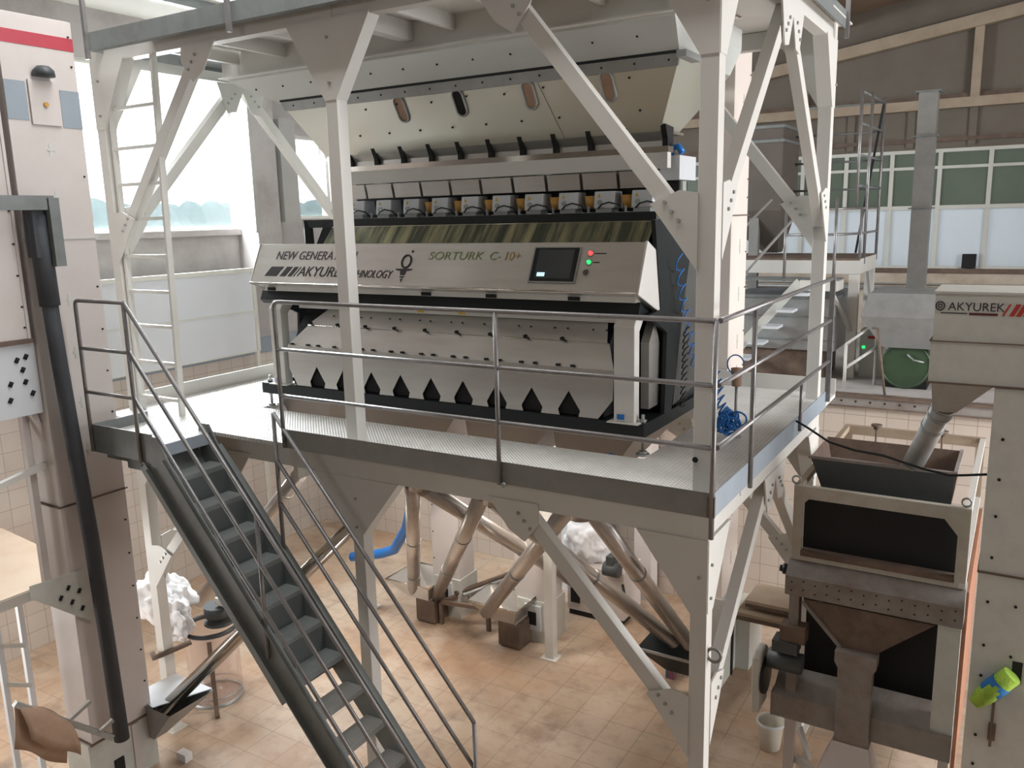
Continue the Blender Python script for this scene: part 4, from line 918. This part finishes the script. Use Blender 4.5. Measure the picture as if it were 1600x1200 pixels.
dr.part('rim', MB().lathe((-6.35, 1.0, -2.95), [(.31, 0), (.31, .05), (.29, .05), (.29, 0), (.31, 0)], 32), MOTOR)
dr.part('foot_ring', MB().lathe((-6.35, 1.0, FZ), [(.31, 0), (.31, .04), (.29, .04), (.29, 0), (.31, 0)], 32).lathe((-6.35, 1.0, FZ + .1), [(.305, 0), (.305, .015), (.298, .015)], 32), GALV)
dr.part('drain_strip', MB().beam((-6.12, .78, -2.98), (-6.08, .76, FZ + .08), .05, .02).beam((-6.08, .76, FZ + .06), (-5.94, .66, FZ + .02), .05, .05), RUST)
single('paper_scrap', MB().box(-5.72, -5.58, -.06, .03, FZ, FZ + .09), SACK, 'small crumpled white scrap on the floor by the left elevator foot', 'litter')

# ------------------------------------------------------------------ right: sieve separator
sv = T('sieve_separator', 'dusty grain sieve separator with open white frame on the right', 'machine', (.67, 3.7, FZ))
x0, x1, yf, yr_, zt_, zb_ = -.02, 1.37, 2.4, 4.9, -.65, -1.34
fr_ = MB().prism([(x0, zb_), (x0, zt_), (x1, zt_), (x1, zb_)], 'y', 9, 9.001) if False else None
ff = MB()
ff.box(x0, x1, yf, yf + .06, zt_ - .11, zt_).box(x0, x1, yf, yf + .06, zb_, zb_ + .045).box(x0, x0 + .075, yf, yf + .06, zb_, zt_).box(x1 - .085, x1, yf, yf + .06, zb_, zt_)
ff.prism([(x1 - .085, zt_ - .11), (x1 - .085, zt_ - .24), (x1 - .19, zt_ - .11)], 'y', yf + .001, yf + .059).prism([(x0 + .075, zt_ - .11), (x0 + .075, zt_ - .17), (x0 + .13, zt_ - .11)], 'y', yf + .001, yf + .059)
sv.part('front_frame', ff, mat('dusty_white_paint', (186, 182, 170), .6, 0, .2, 4, (140, 118, 100)))
DW = MATS['dusty_white_paint']
sv.part('side_rail', MB().box(x0, x0 + .05, yf, yr_, zt_ - .06, zt_).box(x0, x0 + .05, yf, yr_, zb_, zb_ + .05), PURLIN)
sv.part('side_rail', MB().box(x1 - .05, x1, yf, yr_, zt_ - .06, zt_).box(x1 - .05, x1, yf, yr_, zb_, zb_ + .05), WHITE)
sv.part('rear_frame', MB().box(x0, x1, yr_ - .06, yr_, zt_ - .10, zt_).box(x0, x0 + .08, yr_ - .06, yr_, zb_, zt_).box(x1 - .08, x1, yr_ - .06, yr_, zb_, zt_), PURLIN)
sv.parts('rear_post', MB().box(x0 + .02, x0 + .1, yr_ - .1, yr_, FZ, zb_).box(x1 - .1, x1 - .02, yr_ - .1, yr_, FZ, zb_), DUSTY)
for x in (x0 + .01, x1 - .04): sv.part('eye_bolt', MB().tube([(x + .035 * math.cos(a), yf + .03, zt_ + .045 + .035 * math.sin(a)) for a in [k * math.pi / 6 for k in range(12)]], .009, 6, True), GALV)
sv.part('feed_bin', MB().frustum((.07, 1.24, 2.62, 3.35), -.42, (.17, 1.20, 2.70, 3.2), -.76), RUST)
sv.part('bin_front', MB().hexa([(.07, 2.60, -.44), (1.22, 2.60, -.44), (1.22, 2.61, -.44), (.07, 2.61, -.44), (.17, 2.68, -.76), (1.20, 2.68, -.76), (1.20, 2.69, -.76), (.17, 2.69, -.76)]), MOTOR)
sv.part('bin_rim', MB().box(.05, 1.24, 2.59, 2.63, -.44, -.415).box(1.21, 1.24, 2.6, 3.36, -.44, -.41), DUSTY)
sv.part('bin_floor', MB().box(.2, 1.2, 2.7, 3.2, -.66, -.64), DUSTY)
sv.part('dark_opening_sheet', MB().box(x0 + .075, x1 - .085, yf + .10, yf + .12, zb_ + .03, zt_ - .11), DARK)  # near-black sheet filling the open frame in place of its shaded inside
sv.part('lower_ledge', MB().box(x0 + .08, x1 - .09, yf - .01, yf + .1, zb_ + .045, zb_ + .09), RUST)
for x in (.38, 1.0): sv.part('hand_wheel', MB().cyl((x, 4.3, -.95), .010, .45).cyl((x, 4.3, -.50), .055, .02, n=18).cyl((x, 4.3, -.53), .03, .03), RUST)
# perforated drum housing
sv.part('perforated_beam', MB().prism([(2.28, -1.64), (2.28, -1.46), (2.42, -1.345), (2.6, -1.345), (2.6, -1.64)], 'x', -.04, 1.38), DUSTY, bevel=.004)
hl = MB()
for i in range(14):
    for j in range(2): hl.cyl((.02 + i * .1, 2.279, -1.51 - j * .08 + (.02 if i % 2 else 0)), .008, -.003, 'y', 6)
sv.part('perforation', hl, DARK, stuff=True)
sv.part('shaft_end', MB().cyl((-.04, 2.42, -1.46), .05, -.05, 'x', 12).cyl((-.09, 2.42, -1.46), .03, -.03, 'x', 12), BLACK)
sv.part('frame_post', MB().box(.0, .085, 2.30, 2.42, -2.6, -1.64), DUSTY)
sv.part('frame_post', MB().box(1.20, 1.37, 2.30, 2.42, -2.75, -1.64), GREYW)
sv.part('bottom_beam', MB().box(-.12, 1.37, 2.26, 2.50, -2.85, -2.62).prism([(2.26, -2.62), (2.5, -2.62), (2.5, -2.45)], 'x', -.10, 1.2), DUSTY)
sv.part('leg', MB().box(.0, .09, 2.32, 2.42, FZ, -2.85), PINKW); sv.part('leg', MB().box(1.28, 1.36, 2.32, 2.42, FZ, -2.85), PINKW)
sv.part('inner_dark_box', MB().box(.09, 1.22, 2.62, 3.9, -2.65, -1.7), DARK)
sv.part('funnel', MB().frustum((.12, 1.18, 2.30, 2.62), -1.66, (.47, .72, 2.26, 2.5), -2.04), RUST)
sv.part('funnel_brace', MB().beam((.12, 2.29, -1.68), (.46, 2.26, -2.02), .03, .03), DUSTY)
sv.part('discharge_duct', MB().box(.46, .74, 2.18, 2.30, -2.88, -2.18), DUSTY)
sv.part('duct_collar', MB().prism([(.43, -2.02), (.77, -2.02), (.77, -2.12), (.73, -2.19), (.47, -2.19), (.43, -2.12)], 'y', 2.17, 2.31), DUSTY)
sv.part('duct_mouth', MB().frustum((.45, .75, 2.17, 2.31), -2.88, (.32, .84, 1.95, 2.4), -3.25), PINKW)
sv.part('belt_guard', MB().prism([(2.16, -2.82), (2.16, -2.28), (2.24, -2.22), (2.38, -2.22), (2.46, -2.28), (2.46, -2.82)], 'x', -.28, -.20), GREYW, bevel=.02)
sv.part('pulley', MB().cyl((-.20, 2.31, -2.50), .17, .03, 'x', 24), BLACK)
mo = sv.part('motor', MB().cyl((-.16, 2.30, -2.30), .095, .30, 'x', 18).box(-.12, .10, 2.22, 2.4, -2.19, -2.08), MOTOR)
sv.part('terminal_box', MB().box(-.06, .16, 2.24, 2.4, -2.08, -1.93), RUST, parent=mo)
sv.parts('white_angle', MB().beam((.10, 2.5, -3.05), (.22, 2.4, -3.3), .04, .05).beam((.10, 2.4, -3.32), (.75, 2.2, -3.52), .05, .07).beam((.9, 2.4, -3.3), (1.3, 2.4, -3.55), .05, .05), WHITE)
sv.part('side_skin', MB().box(1.37, 1.40, 2.5, 4.8, -3.2, -1.4), mat('orange_brown_board', (150, 104, 80), .7, 0, .3, 3))
# near right elevator with head box
e = T('bucket_elevator', 'grey bucket elevator with screw rows at the right edge of the picture', 'elevator', (1.8, 2.1, FZ), 'bucket elevators')
e.part('column', MB().box(1.462, 2.05, 1.8, 2.35, FZ, .47), GREYW, bevel=.004)
screws(e, [(1.54, 1.8, z) for z in (.1, -.2, -.48, -.8, -1.15, -1.5, -1.75, -2.0, -2.25, -2.5, -2.8)], 'y', r=.011)
screws(e, [(1.72, 1.8, z) for z in (-1.15, -1.55)], 'y', r=.011)
e.part('joint_flange', MB().box(1.455, 2.06, 1.79, 2.36, -.93, -.915), RUST)
e.part('slot', MB().box(1.735, 1.80, 1.793, 1.8, -1.75, -1.58), DARK)
hbx = T('elevator_head_box', 'grey-beige sheet metal box with company lettering at the right edge', 'machine', (1.6, 2.1, .48))
hbx.part('box', MB().box(1.04, 2.3, 1.8, 2.4, .79, 1.145).box(1.03, 2.3, 1.79, 2.41, 1.135, 1.15), GREYW)
hbx.part('lower_box', MB().box(1.03, 2.3, 1.8, 2.4, .485, .785), GREYW)
hbx.part('seam', MB().box(1.02, 2.3, 1.79, 2.4, .785, .792), RUST); hbx.part('bottom_rim', MB().box(1.02, 2.3, 1.785, 2.41, .475, .487), RUST)
hbx.part('lettering', text_mb('AKYUREK', .085, (1.125, 1.798, 1.015), (1, 0, 0), (0, 0, 1), 0, .001, .95), INK)
hbx.part('gear_emblem', MB().tube([(1.075 + .028 * math.cos(a), 1.797, 1.045 + .03 * math.sin(a)) for a in [k * math.pi / 9 for k in range(18)]], .005, 6, True).tube([(1.075 + .012 * math.cos(a), 1.797, 1.045 + .013 * math.sin(a)) for a in [k * math.pi / 6 for k in range(12)]], .004, 6, True), INK)
hbx.part('underline', MB().box(1.08, 1.25, 1.796, 1.8, .992, .999), INK); hbx.part('underline', MB().box(1.262, 1.44, 1.796, 1.8, .985, 1.001), mat('dark_red_line', (92, 40, 40), .5))
for k in range(5): hbx.part('red_bar', MB().prism([(1.465 + k * .042, .985), (1.465 + k * .042 + (.012 if k == 0 else .03), .985), (1.505 + k * .042 + (.012 if k == 0 else .03), 1.07), (1.505 + k * .042, 1.07)], 'y', 1.796, 1.8), BRED)
hbx.part('outlet_funnel', MB().frustum((1.05, 1.46, 1.85, 2.35), .475, (1.06, 1.22, 2.0, 2.2), .22), GALV)
sp = spout('short bright spout with clamp rings from the head box to the separator bin', (1.16, 2.10, .33), (.86, 2.75, -.50), .085, splits=(.12, .22, .38), m=GALV)
single('hanging_cable', MB().tube([(.02, 2.15, .0), (.12, 2.15, -.05), (.30, 2.15, -.155), (.50, 2.15, -.20), (.72, 2.15, -.217), (1.0, 2.15, -.285), (1.2, 2.15, -.315), (1.30, 2.15, -.30), (1.46, 2.12, -.262)], .010, 8), BLACK,
       'black cable strung from the deck rail across to the right elevator', 'cable')
br = T('hand_brush', 'yellow-green and blue bristle brush hung on the right elevator', 'brush', (1.66, 1.77, -2.2))
br.part('bristles', MB().tube([(1.52, 1.73, -1.95), (1.60, 1.73, -1.84), (1.74, 1.73, -1.66)], [.05, .075, .07], 14), YEL_BRUSH)
br.part('bristle_band', MB().tube([(1.60, 1.735, -1.84), (1.68, 1.735, -1.74)], [.078, .078], 14), BLUE_BRUSH)
br.part('handle', MB().box(1.63, 1.65, 1.76, 1.79, -2.3, -1.92).box(1.62, 1.67, 1.77, 1.8, -2.25, -2.12), RUST)
bk = T('plastic_bucket', 'small white plastic bucket on the floor left of the separator', 'bucket', (-.33, 3.2, FZ))
bk.part('tub', MB().lathe((-.33, 3.2, FZ), [(0, .005), (.105, .005), (.135, .30), (.14, .31), (.13, .31), (.10, .02), (0, .02)], 24), BUCKET)
bk.part('rim', MB().lathe((-.33, 3.2, FZ + .28), [(.136, 0), (.146, 0), (.146, .035), (.136, .035), (.136, 0)], 24), PANEL)
w1 = T('floor_machine', 'low cream machine cover with dark edges near the back wall', 'machine', (-.8, 4.8, FZ))
w1.parts('top_cover', MB().box(-1.0, -.35, 4.55, 5.1, -2.93, -2.88).box(-1.08, -.35, 4.45, 5.0, -3.06, -3.01), PURLIN)
w1.parts('dark_edge', MB().box(-1.0, -.35, 4.545, 4.555, -2.96, -2.92).box(-1.08, -.35, 4.44, 4.45, -3.10, -3.05), RUST)
w1.part('body', MB().box(-1.2, -.95, 4.6, 5.2, FZ, -3.1), GREYW); w1.part('leg', MB().box(-1.15, -1.1, 4.4, 4.45, FZ, -3.1), BLACK)
single('handle_tool', MB().box(-1.78, -1.68, 3.95, 4.05, FZ, FZ + .10).box(-1.80, -1.70, 4.05, 4.15, FZ + .08, FZ + .16), mat('blue_red_tool', (60, 90, 110), .5, 0, .6, 9, (190, 60, 70)), 'small blue and red hand tool on the floor under the black tray', 'tool')

# ------------------------------------------------------------------ far mezzanine
tk = T('storage_tank', 'big grey steel intake tank on the mezzanine behind the deck', 'tank', (-1.2, 7.5, MZ))
tk.part('shell', MB().box(-1.95, -.55, 6.9, 8.0, -.15, .56), GALV)
tk.part('rim', MB().box(-1.97, -.53, 6.88, 8.02, .56, .60), DKGREY)
tk.part('base', MB().box(-1.95, -.7, 6.95, 7.9, MZ, -.15), RUST)
tk.parts('seam', MB().box(-1.95, -.54, 6.89, 6.9, .30, .32).box(-1.95, -.54, 6.89, 6.9, -.02, 0), DKGREY)
hp = T('storage_hopper', 'dark grey square hopper tapering down above the far platform', 'hopper', (-1.4, 8.0, 1.1))
hp.part('bin', MB().box(-2.6, -1.55, 7.8, 8.8, 1.75, 2.95), FARH)
hp.parts('rim', MB().box(-2.62, -1.53, 7.78, 8.82, 2.72, 2.76).box(-2.62, -1.53, 7.78, 8.82, 2.92, 2.96), DKGREY)
hp.part('cone', MB().frustum((-2.6, -1.55, 7.8, 8.8), 1.75, (-1.85, -1.65, 8.1, 8.4), 1.12), FARH)
hp.part('leg', MB().box(-2.02, -1.88, 7.85, 7.95, MZ, 1.8), GREYP)
fp = T('service_platform', 'far white steel platform with pipe rails on the mezzanine', 'platform', (-.9, 7.5, MZ))
fp.part('upper_deck', MB().box(-2.4, -.33, 7.2, 8.6, 1.05, 1.09), RUST)
fp.part('upper_edge', MB().box(-2.4, -.32, 7.19, 7.2, .88, 1.06).box(-.33, -.32, 7.2, 8.6, .88, 1.08), WHITE)
fp.part('lower_deck', MB().box(-2.1, -.52, 6.75, 7.2, .81, .83), DKGREY)
fp.part('lower_edge', MB().box(-1.0, -.52, 6.74, 6.75, .68, .82).box(-.53, -.52, 6.74, 7.2, .68, .82), WHITE)
for x, y, zt2 in ((-.41, 7.2, .9), (-.41, 8.5, .9)): fp.part('post', MB().box(x - .05, x + .08, y, y + .1, MZ, zt2), WHITE)
fp.parts('brace', MB().beam((-.60, 6.78, .68), (-.40, 7.2, .10), .04, .04).beam((-.36, 8.1, .88), (-.36, 8.5, .4), .04, .04), WHITE)
for x, y, za, zb2 in ((-.58, 6.77, .7, 1.9), (-.34, 7.22, .9, 1.75), (-.33, 8.58, 1.0, 3.30), (-.42, 7.25, 1.75, 3.3), (-1.22, 6.77, .8, 1.75), (-.33, 7.5, 1.0, 3.25)):
    fp.part('rail_post', MB().tube([(x, y, za), (x, y, zb2)], .02, 8), PIPE)
for z in (3.25, 2.85, 2.45, 2.05): fp.parts('rail', MB().tube([(-.42, 7.25, z), (-.33, 8.58, z - .02)], .016, 8).tube([(-.33, 8.58, z - .02), (-1.6, 8.58, z - .02)], .016, 8), DKGREY)
for z in (1.75, 1.42): fp.parts('rail', MB().tube([(-1.22, 6.77, z), (-.58, 6.77, z), (-.34, 7.22, z)], .016, 8).tube([(-.34, 7.22, z), (-.33, 8.58, z)], .016, 8), PIPE)
fp.part('diagonal', MB().beam((-.33, 8.5, 3.2), (-.6, 8.5, 1.1), .03, .03), BLACK)
fs = T('staircase', 'far open steel stairs with bright treads beside the grey tank', 'staircase', (-1.5, 6.8, MZ))
fs.parts('stringer', MB().beam((-1.0, 6.75, .80), (-1.95, 6.6, -.35), .02, .12).beam((-1.0, 7.15, .80), (-1.95, 7.0, -.35), .02, .12), GREYW)
for k in range(5):
    x = -1.08 - k * .19; z = .62 - k * .23; fs.part('tread', MB().box(x, x + .22, 6.6, 7.1, z, z + .035), PANEL)
fs.parts('handrail', MB().tube([(-1.1, 6.6, 1.62), (-2.1, 6.6, .45)], .018, 8).tube([(-1.45, 6.9, 1.9), (-2.5, 6.8, .8)], .018, 8), GREYP)
gh = T('galvanised_hopper', 'shiny galvanised hopper above the dark green drum', 'hopper', (.3, 6.8, -.1))
gh.part('shell', MB().frustum((-.10, .95, 6.6, 7.4), .68, (-.20, .95, 6.6, 7.4), .38).frustum((-.20, .95, 6.6, 7.4), .38, (.08, .80, 6.7, 7.2), -.02), GALV)
gh.part('lid', MB().box(-.10, .95, 6.6, 7.4, .675, .685), GALV)
gd = T('green_drum', 'dark green ribbed drum under the galvanised hopper', 'drum', (.35, 6.9, MZ))
gd.part('shell', MB().cyl((.36, 6.75, -.25), .29, .6, 'y', 28), GREEN)
gd.part('hoop', MB().tube([(.36 + .29 * math.cos(a), 6.75, -.25 + .29 * math.sin(a)) for a in [k * math.pi / 14 for k in range(28)]], .015, 6, True), GREEN)
gd.part('grip', MB().tube([(.38, 6.72, -.10), (.46, 6.70, -.17), (.58, 6.70, -.19)], .012, 6), GALV)
gd.part('foot', MB().box(.1, .62, 6.8, 7.3, MZ, -.45), DARK)
single('leaning_pole', MB().tube([(-.02, 6.5, .25), (.05, 6.4, .26), (.20, 6.25, MZ)], .016, 8), RUST, 'thin leaning pole in front of the green drum', 'pole')
vp = T('vent_duct', 'grey square duct with flanges rising before the far windows', 'duct', (.45, 9.5, MZ))
for a, b_ in ((MZ, 1.72), (1.74, 2.78), (2.80, 3.42)): vp.part('section', MB().box(.02 + .015 * 0, .28, 9.4, 9.66, a, b_), GREYP)
for z in (1.72, 2.78, 3.42): vp.part('flange', MB().box(-.02, .32, 9.36, 9.70, z, z + .02), DKGREY)
single('wall_fan_box', MB().box(.62, .84, YF - .12, YF - .04, .67, .92), DARK, 'small black square box on the far window ledge', 'box')
ft = T('control_unit', 'small control unit with red and green marks under the far platform', 'machine', (-.1, 7.3, MZ))
ft.part('body', MB().box(-.30, -.02, 7.4, 7.7, MZ, .1), GREYW); ft.part('red_mark', MB().box(-.2, -.1, 7.395, 7.4, -.02, .02), BRED); ft.part('green_light', MB().box(-.27, -.23, 7.39, 7.4, -.16, -.12), LGREEN)
hr = T('handrail', 'white pipe handrails low in front of the green drum', 'railing', (-.1, 6.6, MZ))
hr.part('rail', MB().tube([(-.33, 6.5, .02), (-.02, 6.9, .28), (-.02, 6.9, MZ)], .02, 8).tube([(-.33, 6.5, -.30), (-.02, 6.9, -.06)], .02, 8), WHITE)
hr.part('post', MB().tube([(-.33, 6.5, MZ), (-.33, 6.5, .02)], .02, 8), WHITE)
# small things by the left
single('junction_box', MB().box(-9.44, -9.3, 1.2, 1.75, -1.2 + .78, -.05 - .0), mat('grey_box_paint', (128, 132, 140), .5), 'grey junction box on the left wall beyond the elevator', 'box')
wv = T('valve_pair', 'pair of small rusty hand-wheel valves on a plate below the deck edge', 'valve', (-4.0, .5, -.6))
wv.part('plate', MB().box(-4.15, -4.10, .42, .75, -.62, -.30), GREYW)
for dx, dz in ((0, 0), (.12, .06)):
    wv.part('wheel', MB().tube([(-4.02 + dx + .04 * math.cos(a), .52, -.50 + dz + .045 * math.sin(a)) for a in [k * math.pi / 8 for k in range(16)]], .008, 6, True).beam((-4.06 + dx, .52, -.50 + dz), (-3.98 + dx, .52, -.50 + dz), .008, .008), RUST)
single('beige_bag', MB().lathe((-5.0, 1.7, .13), [(0, .20), (.05, .19), (.16, .08), (.24, .02), (.24, .0), (0, 0)], 20), mat('beige_cloth', (224, 196, 158), .8), 'beige cone-shaped bag on the left end of the sorter base', 'bag')  # a cone-shaped beige bag
